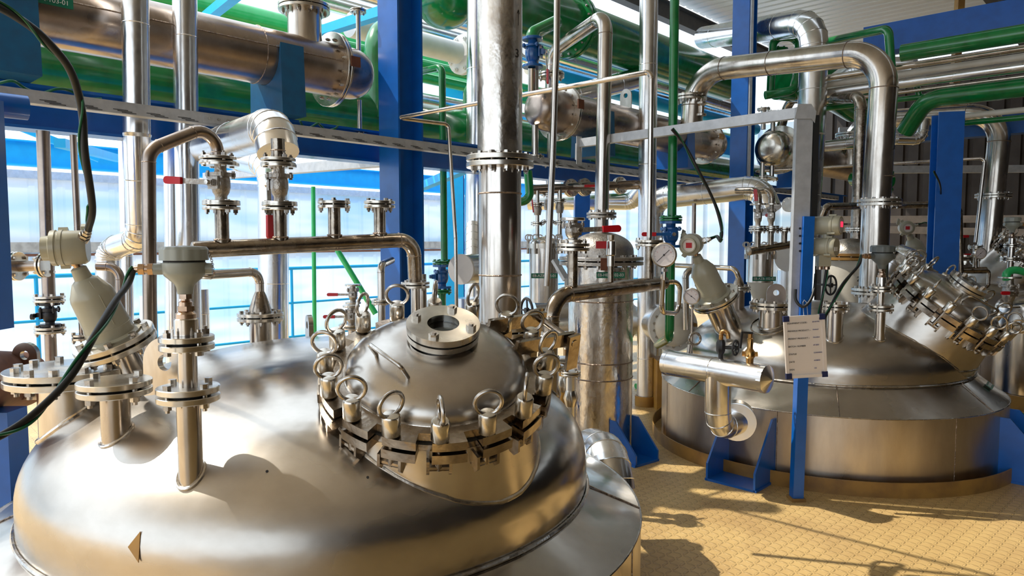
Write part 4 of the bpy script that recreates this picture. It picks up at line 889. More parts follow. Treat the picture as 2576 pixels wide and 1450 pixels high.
t = T('steel_drum', 'dark brown horizontal pipe end at the far left edge beside the wide blind flange', 'pipe', P(-30, 960, 2.95)); MB().cyl(P(-160, 965, 2.6), P(50, 955, 3.3), .13, n=40).build('body', 'rust', t); c = P(10, 1090, 2.9); MB().box((c.x, c.y, (c.z+.1)/2), (.12, .12, c.z+.1)).build('support', 'blue', t)
# things behind the near dome: small valves and strut
gp('strut', 'slanting green speckled strut behind the manifold', [P(850, 560, 8.5), P(850, 632, 8.5), P(945, 790, 8.5)], .035, 'lgreen', R=0, cat='strut')
gp('strut', 'upright light green strut behind the manifold', [P(788, 470, 9.5), P(792, 900, 9.5)], .028, 'lgreen', R=0, cat='strut')
for k, (px, py, Y, hz_) in enumerate(((888, 740, 5.0, -1), (884, 795, 4.6, -1))):
    valve(['small ball valve with thin red lever, upper of two behind the ring nuts', 'small ball valve with thin red lever, lower of two behind the ring nuts'][k], P(px, py, Y), Z, .07, .028, .055, (0, -1, 0), (hz_, 0, 0), .17, bw=.016)
q = P(885, 830, 4.8); t = T('flanged_pipe', 'steel pipe carrying the two small red lever valves', 'pipe', q); MB().cyl(V((q.x, q.y, .3)), P(886, 765, 4.8), .03).build('tube', 'steel', t); joint(t, P(884, 822, 4.8), Z, .085, .014, .005, 4, near=False)
q = P(962, 800, 4.6); t = T('bent_pipe', 'grey bent pipe left of the first blue column', 'pipe', q); pipe('tube', [P(985, 655, 4.9), P(958, 668, 4.6), V((q.x, q.y, .4))], .024, 'steel', t, R=.05); joint(t, P(958, 760, 4.6), Z, .06, .012, .004, 4, near=False)
q = P(1066, 790, 4.5); t = T('bent_pipe', 'steel pipe rising behind the manifold end at the first blue column', 'pipe', q); MB().cyl(V((q.x, q.y, .8)), P(1062, 690, 4.5), .026).build('tube', 'steel', t)
# green riser lines with blue valves
gp('green_pipe', 'green riser with a top bend behind the first blue column', [P(1040, 185, 6.6), P(1112, 168, 6.25), P(1118, 655, 6.25)], .030, R=.07)
u = P(1112, 696, 6.25); v = valve('blue globe valve on the green riser left of the white end cap', u, Z, .105, .05, .082, (-1, -.3, 0), (0, -1, 0), .03, body='vblue', grip='vblue', bar='vblue', name='globe_valve', tf=.02)
joint(T('flange_pair', 'green flange pair above the left blue globe valve', 'flange', u+Z*.13), u+Z*.125, Z, .085, .014, .005, 8, 'green', near=False); joint(T('flange_pair', 'green flange pair under the left blue globe valve', 'flange', u-Z*.13), u-Z*.13, Z, .085, .014, .005, 8, 'green', near=False)
gp('green_pipe', 'green riser below the left blue globe valve', [u-Z*.14, V((u.x, u.y, .1))], .034)
gp('green_pipe', 'glossy green riser with a blue valve right of the standing exchanger', [P(1700, -220, 5.4), P(1690, 548, 5.4)], .034)
u = P(1687, 590, 5.4); joint(T('flange_pair', 'green flange pair above the right blue valve', 'flange', u+Z*.1), u+Z*.118, Z, .085, .014, .005, 8, 'green', near=False)
valve('blue valve with a red and blue lever on the glossy green riser', u, Z, .10, .052, .082, (0, -1, 0), (-1, 0, 0), .24, body='vblue', grip='red', bar='vblue', tf=.02)
gp('green_pipe', 'green riser below the right blue valve, behind the large gauge', [u-Z*.105, P(1684, 850, 5.4), P(1655, 868, 6.4)], .036)
gp('green_pipe', 'green hook pipe right behind the tall vapour pipe', [P(1328, 430, 5.6), P(1334, 505, 5.6), P(1290, 510, 5.6)], .034, R=.07)
gp('green_pipe', 'short green elbow left behind the tall vapour pipe', [P(1210, 205, 7.2), P(1178, 225, 7.2), P(1176, 300, 7.2)], .05, R=.1)
# green drop and blue valve over exchanger 2
gp('green_pipe', 'green branch dropping from the wide duct to the blue valve', [P(1400, 55, 6.2), P(1338, 85, 5.9), P(1340, 100, 5.9)], .055, R=.1)
u = P(1340, 133, 5.9); valve('blue valve under the wide green duct with a hanging red lever', u, Z, .12, .055, .085, (1, -.4, 0), (.1, 0, -1), .26, body='vblue', bar='cast', tf=.02)
gp('steel_pipe', 'short steel pipe from the upper blue valve down to the middle exchanger', [P(1338, 172, 5.9), P(1338, 240, 5.95)], .032, 'steel')

# ---------------------------------------------------------------- standing exchanger with its riser
ec = P(1510, 900, 5.5); ec = V((ec.x, ec.y, 0)); er = .25
t = T('standing_exchanger', 'standing scratched steel exchanger column with green name plate and domed top', 'heat exchanger', ec)
ztop = P(1510, 668, 5.5).z
MB().cyl(ec, ec+Z*(ztop-.01), er, n=64).build('shell', 'scratch', t)
joint(t, ec+Z*(ztop+.035), Z, .325, .026, .010, 16, 'cast', .015)
prof = [(.252, 0), (.25, .05)]+[(.25*math.cos(PI/2*i/10) if i < 10 else .04, .05+.15*math.sin(PI/2*i/10)) for i in range(1, 11)]
MB().at(ec+Z*(ztop+.06)).lathe(prof, 64).build('domed_top', 'cast', t)
for py in (755, 905, 945): MB().at((ec.x, ec.y, P(1510, py, 5.5).z)).torus(er, .006, 64, 6).build('weld_seam', 'weld', t)
q = P(1505, 650, 5.2); MB().at((ec.x-.02, ec.y-.335, ztop+.02)).box((0, 0, 0), (.05, .01, .09)).build('clip', 'rust', t)
q = P(1526, 693, 5.22); m_ = facing((ec.x+.04, ec.y-er-.004, q.z), X, Z); m = MB(); m.M = m_; m.box((0, 0, 0), (.21, .045, .003)); pl = m.build('name_plate', 'tagg', t); text('EB-HEX-102-03', .030, m_ @ Matrix.Translation((0, 0, .003)), 'white', pl)
def bracket(parent, c, d, r0, r1, h, w, mat='blue', th=.014):
    """two gusset plates on a foot, d points away from the shell"""
    m = MB(); d = V(d).normalized(); m.M = frame(c, d.cross(Z), d)      # x outwards, y up... 
    y = (d.cross(Z)).cross(d); s_ = 1 if y.z > 0 else -1; poly = [(r0, 0), (r1, 0), (r1, s_*h*.28), (r0+.06, s_*h), (r0, s_*h)]
    if s_ < 0: poly = poly[::-1]
    m.prism(poly, -w-th/2, -w+th/2); g = m.build('gusset_plate', mat, parent)
    m = MB(); m.M = frame(c, d.cross(Z), d); m.prism(poly, w-th/2, w+th/2); m.build('gusset_plate', mat, parent)
    m = MB(); m.M = frame(V(c)+d*(r0+r1)/2+Z*.008, Z, d); m.box((0, 0, 0), (r1-r0, 2*w+.03, .016)); m.build('foot_plate', mat, parent)
bracket(t, ec, (.62, -.78, 0), er-.02, er+.24, .30, .12)
rp = T('steel_riser', 'steel riser from the standing exchanger looping over left to the middle exchanger', 'pipe', ec+Z*(ztop+.3))
zf = P(1515, 542, 5.5).z; zt_ = P(1530, 36, 5.5).z; mid = V((ec.x+.02, ec.y, 0)); lft = P(1392, 128, 6.4)
pipe('tube', [ec+Z*(ztop+.24), V((ec.x, ec.y, zf)), V((ec.x+.02, ec.y, zt_)), lft, P(1385, 250, 6.4)], .055, 'steel', rp, R=.14, n=32)
joint(rp, V((ec.x, ec.y, zf)), Z, .115, .018, .006, 8, 'cast', .012, flip=True); joint(rp, P(1386, 190, 6.4), Z, .12, .018, .006, 8, 'flange', .012)
# second steel drum and clutter behind it
def filt(label, px, ytop, ybot, Y, r, mat='steel', lid='clad', ring=True, tagtxt=None):
    q = P(px, ytop, Y); t = T('filter_drum', label, 'drum', (q.x, q.y, P(px, ybot, Y).z)); z0 = max(.0, P(px, ybot, Y).z)
    MB().cyl((q.x, q.y, z0), (q.x, q.y, q.z), r, n=32).build('body', mat, t)
    MB().at((q.x, q.y, q.z)).lathe([(r*1.15, 0), (r*1.15, .02), (r*1.15, .045)], 32).build('rim', 'flange', t)
    MB().at((q.x, q.y, q.z+.045)).lathe([(r*.98*math.cos(PI/2*i/8) if i < 8 else 1e-5, r*.5*math.sin(PI/2*i/8)) for i in range(9)], 32).build('lid', lid, t)
    for k in range(8):
        a = k*PI/4+.2; p = V((q.x+r*1.12*math.cos(a), q.y+r*1.12*math.sin(a), q.z)); m = MB().cyl(p-Z*.05, p+Z*.07, .012, n=8); m.at(p+Z*.10, V((.3, 1, 0))).torus(.026, .006, 14, 6); m.build('ring_bolt', 'cast', t)
    if tagtxt:
        m_ = facing((q.x, q.y-r-.003, q.z-.25), X, Z); m = MB(); m.M = m_; m.box((0, 0, 0), (.24, .045, .003)); pl = m.build('name_plate', 'tagg', t); text(tagtxt, .034, m_ @ Matrix.Translation((0, 0, .003)), 'white', pl)
    return t
filt('steel filter drum with ring bolts right behind the tall vapour pipe', 1368, 625, 760, 6.6, .135, tagtxt='EB-AZB-102-01')
t = T('slanted_bracket', 'white painted slanted bracket between filter drum and standing exchanger', 'bracket', P(1420, 700, 6.3)); MB().bar(P(1395, 655, 6.3), P(1425, 705, 6.2), .07, .03).build('arm', 'galv', t); MB().bar(P(1425, 700, 6.2), P(1425, 760, 6.2), .08, .03, X).build('leg', 'galv', t)
for k, (px, y0, y1, Y, r) in enumerate(((1352, 480, 600, 6.6, .018), (1378, 455, 600, 6.7, .018), (1408, 470, 600, 6.7, .022))):
    t = T('instrument_pipe', ['thin pipe with a small valve on the filter drum, leftmost of three', 'thin pipe with small flanges on the filter drum, middle of three', 'thin bright pipe on the filter drum, rightmost of three'][k], 'pipe', P(px, y1, Y))
    MB().cyl(P(px, y1, Y), P(px, y0, Y), r, n=14).build('tube', 'steel', t)
    for j in range(2): joint(t, P(px, y0+35+(y1-y0-60)*(1-j)*.8, Y), Z, .062, .012, .005, 4, near=False)
    MB().at(P(px, (y0+y1)/2-12, Y)).lathe([(.03, -.05), (.042, 0), (.03, .05)], 18).build('valve_body', 'cast', t)
MB_ = MB().bar(P(1338, 500, 6.5), P(1342, 535, 6.5), .02, .012, X); tag(MB_.build('valve_lever', 'red'), 'small red upright lever left above the filter drum', 'lever')
# horizontal line with flanges under the tray
a_, b_ = P(1330, 478, 6.6), P(1625, 464, 7.1); d_ = (b_-a_)
t = T('flanged_pipe', 'horizontal steel pipe with three flange pairs under the grey tray', 'pipe', a_); MB().cyl(a_, b_, .045).build('tube', 'brown', t)
for px in (1436, 1470, 1560): joint(t, along(a_, d_, px), (.55, -.8, .1), .085, .018, .006, 8, 'flange', .011, ph=.2)
q = along(a_, d_, 1465)+V((0, -.16, .0)); t4 = T('valve_lever', 'red lever on the horizontal flanged pipe under the tray', 'lever', q); MB().bar(q-X*.10, q+X*.01, .035, .02).build('bar', 'cast', t4); MB().bar(q, q+X*.12, .05, .022).build('grip', 'red', t4)
# thermometer pipe behind
gp('steel_pipe', 'thin steel pole behind the cable between green riser and radar gauge', [P(1746, 512, 7.6), P(1744, 700, 7.6)], .022, 'brown', cat='pipe')
# white dome flange vessel at the back, centre
q = P(1692, 822, 6.6); t = T('receiver_vessel', 'lying receiver vessel with a cream bolted end cap on the floor behind the tee pipe', 'vessel', q)
d = V((.12, -1, .04)).normalized(); joint(t, q, d, .235, .022, .008, 18, 'white', .014); MB().at(q+d*.03, d).lathe([(.185*math.cos(PI/2*i/8) if i < 8 else 1e-5, .13*math.sin(PI/2*i/8)) for i in range(9)], 40).build('end_cap', 'offw', t)
MB().cyl(q-d*.03, q-d*1.1, .19, n=40).build('body', 'clad', t); MB().at(q+V((.2, -.03, .02)), X).box((0, 0, 0), (.05, .03, .03)).build('clip', 'ochre', t)
q = P(1690, 885, 6.7); MB().box((q.x, q.y+.2, q.z/2-.05), (.25, .3, q.z-.1)).build('support', 'ochre', t)
q = P(1440, 815, 7.2); t = T('lagged_vessel', 'large lying lagged vessel between the manifold leg and the standing exchanger', 'vessel', q); m = MB().cyl(q-X*.45+Yv*.1, q+X*.6+Yv*.5, .28, n=48); m.build('body', 'clad', t); MB().box((q.x, q.y+.3, (q.z-.25)/2), (.12, .3, q.z-.25)).build('support', 'ochre', t)
# black handwheel behind tall vapour pipe
def handwheel(label, c, d, r, mat='iron'):
    t = T('handwheel', label, 'handwheel', c); m = MB().at(c, d); m.torus(r, r*.11, 28, 8)
    f0 = m.M.copy(); m.build('rim', mat, t); m = MB()
    for k in range(4): m.M = f0 @ Matrix.Rotation(k*PI/2, 4, 'Z'); m.bar((0, 0, -.004), (r, 0, 0), r*.13, r*.10)
    m.M = f0; m.lathe([(r*.25, -r*.15), (r*.25, r*.15)], 14); m.cyl((0, 0, -r*1.6), (0, 0, 0), r*.12, n=10); m.build('hub_and_spokes', mat, t); return t
handwheel('black handwheel between the tall vapour pipe and the manifold leg', P(1325, 782, 4.3), (-.9, -.45, 0), .075)
# small pipework on the bright floor seen past the manhole
for k, (px, py, Y) in enumerate(((1392, 925, 3.9), (1418, 905, 4.3), (1436, 940, 4.2))):
    q = P(px, py, Y); t = T('drain_valve', ['small steel drain piece under the manifold flange, nearest', 'ochre capped drain piece behind the ring nuts at the manifold leg', 'steel drain elbow on the bright floor left of the standing exchanger'][k], 'valve', q)
    MB().cyl(V((q.x, q.y, .05)), q, .03).build('tube', 'clad' if k != 1 else 'ochre', t); joint(t, q, Z, .06, .012, .004, 4, near=False); MB().at(q-Z*.15).lathe([(.03, -.05), (.045, 0), (.03, .05)], 16).build('body', 'flange', t)
# lagged elbow peeping out at the right side of the near reactor
lagpipe('lagged_elbow', 'silver lagged elbow peeping out between near reactor and standing exchanger', [P(1490, 1130, 3.9), P(1528, 1150, 3.5), P(1540, 1235, 3.45)], .115, R=.14, seg=3)

# ---------------------------------------------------------------- on the second reactor
ves = ves2
q = P(1945, 762, 5.3); nozzle(ves, hz2, q.x, q.y, q.z-.03, .098); joint(ves, q-Z*.02, Z, .170, .022, .008, 12, 'flange', .014)
pts = [V((q.x+.155*math.cos(2*PI*k/32), q.y+.155*math.sin(2*PI*k/32), 0)) for k in range(32)]
for p in pts: p.z = hz2(p.x, p.y)+.003
MB().sweep(pts, .006, 6, closed=True).build('pad_edge', 'scratch', ves)
lug(frame(q+Z*.075+V((.02, 0, 0)), V((.2, 1, 0)), Z), .068, .07, .022, .018, 'lifting_lug', 'brown', ves)
q = P(2100, 765, 4.95); nozzle(ves, hz2, q.x, q.y, q.z-.03, .058); joint(ves, q-Z*.018, Z, .096, .018, .007, 8, 'flange', .012)
q = P(2215, 775, 4.9); nozzle(ves, hz2, q.x, q.y, q.z-.03, .034)
tw = T('thermowell_pipe', 'flanged steel spool on the slim nozzle of the second reactor', 'pipe', q); joint(ves, q, Z, .084, .017, .007, 4, 'flange', .011, parB=tw)
z2 = P(2218, 727, 4.9).z; x, y = q.x, q.y; MB().cyl((x, y, q.z), (x, y, z2), .0235).build('spool', 'steel', tw); joint(tw, (x, y, z2), Z, .076, .016, .006, 4, 'flange', .011, flip=True)
MB().at((x, y, z2+.02)).lathe([(.034, 0), (.032, .06)], 20).build('socket', 'steel', tw)
tr, gz = transmitter('dark grey round transmitter head in front of the second vapour pipe', (x, y, z2+.075), 1.15, (-1, -.15, .02), mat='dgrey', chain=False)
cable('black cable from the dark grey transmitter arching left and down to the board post', [gz, P(2160, 668, 4.65), P(2120, 715, 4.6), P(2090, 770, 4.55), P(2070, 810, 4.5), P(2062, 835, 4.48)], .009)
# radar gauge and pressure gauge
ra = (P(1766, 668, 5.42)-P(1803, 752, 5.5)).normalized(); rc = P(1799, 750, 5.5)
MB().cyl(rc-ra*.34, rc-ra*.02, .105, n=32).build('nozzle', 'steel', ves); joint(ves, rc-ra*.004, ra, .185, .019, .008, 8, 'flange', .012)
lg_, gl = radar('beige cone level gauge with a red display on the left of the second reactor', rc+ra*.016, ra, 1.3, headdir=(-.45, -.86, -.08), glanddir=(.8, -.3, .25))
cable('black cable from the grey frame down to the cone gauge of the second reactor', [gl, gl+V((.05, 0, .02)), P(1812, 605, 5.0), P(1815, 575, 5.0), P(1795, 505, 5.0), P(1755, 425, 4.95), P(1722, 365, 4.95), P(1690, 325, 4.92)], .010)
gaugem('small round pressure gauge on a thin stem below the cone gauge of the second reactor', P(1740, 746, 4.85), (-.55, -1, .05), .055, stem=P(1736, 905, 4.85), needle=(.7, -.5))
t = T('ring_handle', 'small steel ring lug standing on the lagged tee pipe', 'ring', P(1748, 855, 4.75)); MB().at(P(1748, 853, 4.75), V((.2, -1, 0))).torus(.040, .009, 24, 10).build('ring', 'bolt', t); MB().cyl(P(1734, 868, 4.76), P(1731, 898, 4.76), .012).build('shank', 'bolt', t)
# lagged tee with elbow
c0, c1 = P(1678, 912, 4.80), P(1930, 955, 4.25); c1 = V((c1.x, c1.y, c1.z)); r_ = .086
t = T('lagged_tee', 'shiny lagged horizontal pipe with a capped end and a leg dropping into the second reactor', 'pipe', P(1810, 1000, 4.4))
lagged('lagging', [c0, c1], r_, t, step=.5)
dd = (c1-c0).normalized(); MB().at(c1, dd).lathe([(r_+.002, -.03), (r_+.002, 0), (1e-5, .035)], 10).build('end_cap', 'clad', t); MB().at(c0, -dd).lathe([(r_+.002, -.03), (r_+.002, 0), (1e-5, .02)], 24).build('end_cap', 'clad', t)
k0 = along(c0, dd, 1806)
lagged('leg', [k0, P(1806, 1078, k0.y), P(1856, 1062, k0.y+.18)], .082, t, R=.11, seg=3)
q = P(1853, 1062, k0.y+.15); MB().at(q, V((.3, 1, 0))).lathe([(.125, -.02), (.125, .12)], 32).build('wall_collar', 'clad', t); MB().at(q, V((.3, 1, 0))).torus(.125, .004, 32, 6).build('seam_bead', 'clad', t)
# valves on the tee
q = along(c0, dd, 1812)+Z*.085; t = T('gate_valve', 'brass nipple and black gate valve with a handwheel on the lagged tee', 'valve', q)
MB().cyl(q, q+Z*.05, .016).build('stub', 'iron', t); MB().at(q+Z*.05).lathe([(.022, -.02), (.03, 0), (.03, .05), (.022, .07)], 8).build('body', 'iron', t)
pipe('nipple', [q+Z*.1, q+Z*.175, q+Z*.175+V((.035, -.02, 0)), q+Z*.13+V((.04, -.025, 0))], .014, 'brass', t, R=.03, n=14)
hc = q+Z*.072+V((.085, -.03, 0)); MB().cyl(q+Z*.07, hc, .011).build('stem', 'iron', t)
m = MB().at(hc, V((.75, -.65, 0))); m.torus(.047, .0065, 24, 8); f0 = m.M.copy(); 
for k in range(5): m.M = f0 @ Matrix.Rotation(k*2*PI/5, 4, 'Z'); m.bar((0, 0, 0), (.045, 0, 0), .008, .006)
m.M = f0; m.lathe([(.014, -.012), (.014, .012)], 12); m.build('handwheel', 'iron', t)
q = along(c0, dd, 1885)+Z*.085; t = T('relief_valve', 'bronze valve with a black bent lever on the lagged tee beside the board', 'valve', q)
MB().at(q).lathe([(.022, 0), (.024, .03), (.032, .04), (.032, .07), (.022, .085), (.019, .09), (.019, .15), (.014, .155), (.014, .18)], 16).build('body', 'brass', t); MB().cyl(q+V((-.045, .01, .055)), q+V((.045, -.01, .055)), .016, n=8).build('port', 'brass', t)
m = MB().bar(q+V((.015, 0, .185)), q+V((-.05, 0, .19)), .014, .012); m.bar(q+V((-.05, 0, .195)), q+V((-.062, -.005, .09)), .014, .012, X); m.build('lever', 'iron', t)
bracket(ves2, V2, (-.70, -.73, 0), 1.27, 1.58, .44, .17); bracket(ves2, V2, (.72, -.70, 0), 1.27, 1.60, .44, .17, 'blue')
m_ = facing(G(2490, 980, .63), (.9, .42, 0), (-.12, .25, .3)); m = MB(); m.M = frame(V2, Z)
a = math.radians(-38); rr = 1.16; q = V((V2.x+rr*math.cos(a), V2.y+rr*math.sin(a), .66-(rr-1.07)/.215*.17+.012)); tn = V((-math.sin(a), math.cos(a), 0)); up_ = V((-math.cos(a)*.215, -math.sin(a)*.215, .17))
m_ = facing(q, tn, up_); m = MB(); m.M = m_; m.box((0, 0, 0), (.16, .05, .003)); pl = m.build('name_plate', 'tagg', ves2); text('EB-RTR-02', .03, m_ @ Matrix.Translation((0, 0, .002)), 'white', pl)
# yellow sticker on the near head
def onhead(px, py, hz, v, R=1.07):
    Y = v.y-R
    while Y < v.y+R:
        p = P(px, py, Y)
        if math.hypot(p.x-v.x, p.y-v.y) < R and p.z <= hz(p.x, p.y): break
        Y += .002
    h = .004; n = V((hz(p.x-h, p.y)-hz(p.x+h, p.y), hz(p.x, p.y-h)-hz(p.x, p.y+h), 2*h)).normalized(); return p, n
ctr, nn = onhead(343, 1372, hz1, V1); m = MB().at(ctr+nn*.002, nn, V((1, .2, 0)))
m.prism([(-.024, -.004), (.012, -.045), (.012, .035)], -.001, .0012); m.build('sticker', 'ochre', ves1)
for px, py in ((925, 1202), (1284, 1205), (672, 1187)):
    ctr, nn = onhead(px, py, hz1, V1); MB().at(ctr+nn*.001, nn).lathe([(.004, -.001), (.004, .001)], 12).build('spot', 'ink', ves1)
# vapour pipe of the second reactor
b_ = P(2196, 735, 6.05); u = V((b_.x, b_.y, 0)); el = P(2232, 128, 6.05); el.x = u.x+.06
lf = P(1738, 205, 7.5)
t = vapour('wide vapour pipe of the second reactor crossing to the left at the top', [V((u.x, u.y, .95)), V((u.x+.0, u.y, P(2215, 510, 6.05).z)), V((u.x+.04, u.y, el.z)), P(1748, 180, 7.5), P(1738, 330, 7.5)], .112, [(P(2212, 510, 6.05), Z, .172, 12), (V((u.x, u.y, P(2190, 733, 6.05).z)), Z, .17, 12), (P(1736, 247, 7.5), Z, .17, 12)], 'steel')
q = P(2238, 455, 6.05); MB().at((u.x+.03, u.y, P(2230, 445, 6.05).z)).torus(.113, .004, 40, 6).build('weld_seam', 'weld', t)
for px in (1940, ): 
    d = (P(1748, 180, 7.5)-V((u.x+.04, u.y, el.z))).normalized(); MB().at(along(V((u.x+.04, u.y, el.z)), d, px), d).torus(.113, .004, 40, 6).build('weld_seam', 'weld', t)
p = P(2262, 372, 6.0); text('2', .05, facing(V((u.x+.095, u.y-.085, p.z)), (.85, .5, 0), Z), 'ink', t)
# square flanged nozzle pad below
q = V((u.x, u.y, P(2190, 745, 6.05).z)); nozzle(ves2, hz2, u.x, u.y, q.z, .11)
t = T('valve', 'small hand valve beside the left end of the second vapour pipe', 'valve', P(1765, 250, 7.4)); MB().at(P(1765, 262, 7.4)).lathe([(.05, -.12), (.05, -.10), (.025, -.09), (.03, -.02), (.05, 0), (.05, .02), (.015, .03), (.015, .08), (.05, .085), (.05, .10)], 18).build('body', 'steel', t)
# third vapour pipe, at the right
b_ = P(2492, 640, 8.9); u = V((b_.x, b_.y, 0)); zt_ = P(2500, 282, 8.9).z
vapour('third vapour pipe at the right edge bending left at the top', [V((u.x-.05, u.y, 1.2)), V((u.x, u.y, P(2505, 492, 8.9).z)), V((u.x+.06, u.y, zt_)), P(2140, 305, 10.2), P(2140, 420, 10.2)], .125, [(V((u.x, u.y, P(2505, 493, 8.9).z)), Z, .20, 12), (P(2140, 340, 10.2), Z, .20, 12), (V((u.x-.05, u.y, P(2478, 655, 8.9).z)), Z, .20, 10)])
# riser of the white exchanger
wc = P(2140, 700, 7.6); wc = V((wc.x, wc.y, 0)); t = T('standing_exchanger', 'white painted standing exchanger with a yellowish rim behind the second reactor', 'heat exchanger', wc); zt_ = P(2140, 655, 7.6).z
MB().cyl(wc, wc+Z*zt_, .29, n=48).build('shell', 'offw', t); joint(t, wc+Z*(zt_+.04), Z, .33, .03, .01, 14, 'ochre', .015)
MB().at(wc+Z*(zt_+.075)).lathe([(.28, 0)]+[(.28*math.cos(PI/2*i/10) if i < 10 else .03, .16*math.sin(PI/2*i/10)) for i in range(1, 11)], 48).build('domed_top', 'cast', t)
text('2', .07, facing(wc+V((-.06, -.292, zt_-.19)), X, Z), 'ink', t)
rz = T('steel_riser', 'dull steel riser of the white exchanger bending left at the top', 'pipe', wc+Z*zt_); u = wc+V((.05, 0, 0))
pipe('tube', [V((u.x, u.y, zt_+.2)), V((u.x, u.y, P(2175, 245, 7.6).z)), P(1985, 250, 9.8), P(1962, 330, 9.8)], .062, 'tarn', rz, R=.16); joint(rz, V((u.x, u.y, P(2150, 578, 7.6).z)), Z, .115, .016, .006, 8, 'flange', .01)
# manifold with branches left of the board post
a_, b_ = P(1884, 633, 6.5), P(2010, 612, 6.8); t = T('manifold', 'tarnished manifold pipe left of the board post with three flanged branches', 'manifold', a_); MB().cyl(a_, b_, .036).build('header', 'tarn', t); MB().at(a_, a_-b_).lathe([(.038, -.01), (.038, .004), (.03, .006)], 20).build('end_cap', 'tarn', t)
for k, px in enumerate((1905, 1938, 1972)):
    u = along(a_, b_-a_, px); zt_ = P(px, 578, u.y).z; MB().cyl(u, V((u.x, u.y, zt_)), .028).build('branch', 'tarn', t); joint(t, V((u.x, u.y, zt_)), Z, .078, .014, .006, 4, 'flange', .0105)
    if k < 2: 
        zz = P(px, 512, u.y).z; valve(['ball valve with an upright red lever on the manifold left of the board post', 'ball valve behind the board post manifold, right of the one with the red lever'][k], V((u.x, u.y, (zt_+zz)/2+.01)), Z, (zz-zt_)/2-.012, .032, .074, (-.4, -.92, 0), ((-.15, -.1, 1), (-.9, .3, 0))[k], (.24, .05)[k], near=True)
        el = T('elbow_pipe', ['steel elbow over the ball valve with the upright red lever', 'brown steel elbow over the right ball valve left of the board post'][k], 'pipe', V((u.x, u.y, zz))); pipe('tube', [V((u.x, u.y, zz)), V((u.x, u.y, zz+.12)), V((u.x-.14, u.y+.2, zz+.13))], .030, 'tarn', el, R=.07)
q = P(1985, 515, 6.8); joint(T('blind_flange', 'small round blind flange right of the ball valves by the board post', 'flange', q), q, (-.8, -.6, 0), .07, .015, .005, 6, near=False)
t = T('vent_pipe', 'thin bent pipe ending in a cone reducer at the second blue column', 'pipe', P(1858, 718, 6.0)); q = P(1858, 722, 6.0); MB().at(q).lathe([(.05, 0), (.05, .015), (.022, .08)], 24).build('reducer', 'tarn', t); joint(t, q-Z*.01, Z, .10, .014, .005, 8); pipe('tube', [q+Z*.07, P(1850, 676, 6.0), P(1700, 668, 6.6)], .022, 'steel', t, R=.06); MB().cyl(V((q.x, q.y, .9)), q, .05).build('nozzle', 'brown', t)
t = T('bent_pipe', 'steel pipe bending down behind the cone gauge of the second reactor', 'pipe', P(1725, 760, 6.4)); pipe('tube', [P(1800, 680, 6.5), P(1724, 680, 6.4), P(1726, 830, 6.4)], .03, 'steel', t, R=.07)
filt('steel filter drum with a funnel bottom behind the lifting lug of the second reactor', 1912, 640, 710, 7.4, .135, tagtxt='EB-AZB-102-02')
q = P(1912, 710, 7.4); tag(MB().at(q).lathe([(.03, -.28), (.135, 0)], 32, cap=False).build('funnel', 'offw'), 'funnel shaped drum bottom behind the lifting lug', 'funnel')
q = P(1985, 650, 7.8); t = T('lagged_stub', 'lagged drum with a white round cap left behind the board post', 'pipe', q); MB().at(q, V((-.35, -1, 0))).lathe([(.15, -.25), (.15, .01)], 32).build('lagging', 'clad', t); MB().at(q, V((-.35, -1, 0))).lathe([(.152, 0), (.152, .016)], 32).build('cap', 'white', t); MB().cyl(V((q.x+.05, q.y+.1, .1)), q+V((.05, .1, -.14)), .13, n=32).build('leg', 'clad', t)
# ---------------------------------------------------------------- grey frame, blue board post, housings, board
pf = G(2003, 1258); zt_ = P(2030, 285, pf.y).z
t = T('board_post', 'slim blue post standing on the floor and carrying whiteboard and housings', 'post', (pf.x, pf.y, 0))
tp = P(2036, 545, pf.y); MB().bar((pf.x, pf.y, 0), (pf.x+.02, pf.y, tp.z), .066, .066, X).build('post', 'blue', t); MB().box((pf.x, pf.y, .01), (.09, .09, .02)).build('foot', 'curb', t)
fr = T('galvanised_channel', 'grey channel frame running from the rack tray and down beside the blue board post', 'cable tray', V((pf.x, pf.y+.06, 1.2)))
c_ = P(2022, 283, pf.y+.02); l_ = P(1456, 352, 5.75); l_.z = c_.z-.01
m = MB().bar(l_, c_, .05, .065); m.build('channel', 'galv', fr)
b0 = P(2004, 820, pf.y+.02); m = MB().bar(V((b0.x, b0.y, b0.z)), V((c_.x+.0, c_.y, c_.z+.03)), .10, .045, Yv); m.build('drop_channel', 'galv', fr)
q0 = P(2044, 545, pf.y+.02); MB().bar(V((q0.x, q0.y, q0.z)), V((c_.x+.07, c_.y, c_.z-.02)), .035, .05, Yv).build('cable_strip', 'rubber', fr)
m = MB()
for py in (575, 594, 613, 632): p = P(2013, py, b0.y-.03); m.at(V((p.x, b0.y-.0265, p.z)), -Yv); m.cyl((0, 0, 0), (0, 0, .004), .007, n=12)
m.build('bolt_holes', 'ink', fr)
m = MB(); m.at(c_+V((0, -.035, 0)), -Yv, X); m.prism([(-.07, -.045), (.035, -.045), (.055, -.07), (.062, .0), (.03, .045), (-.05, .045)], -.002, .002); m.build('corner_plate', 'galv', fr)
m = MB(); m.at(l_+V((0, -.035, 0)), SD, A); m.box((0, -.06, 0), (.07, .22, .004)); m.build('corner_plate', 'galv', fr); tp_ = along(T0, A, 1470)
MB().bar(V((l_.x, l_.y, l_.z)), V((l_.x, l_.y+.02, T0.z-.03)), .05, .05, X).build('leg', 'galv', fr)
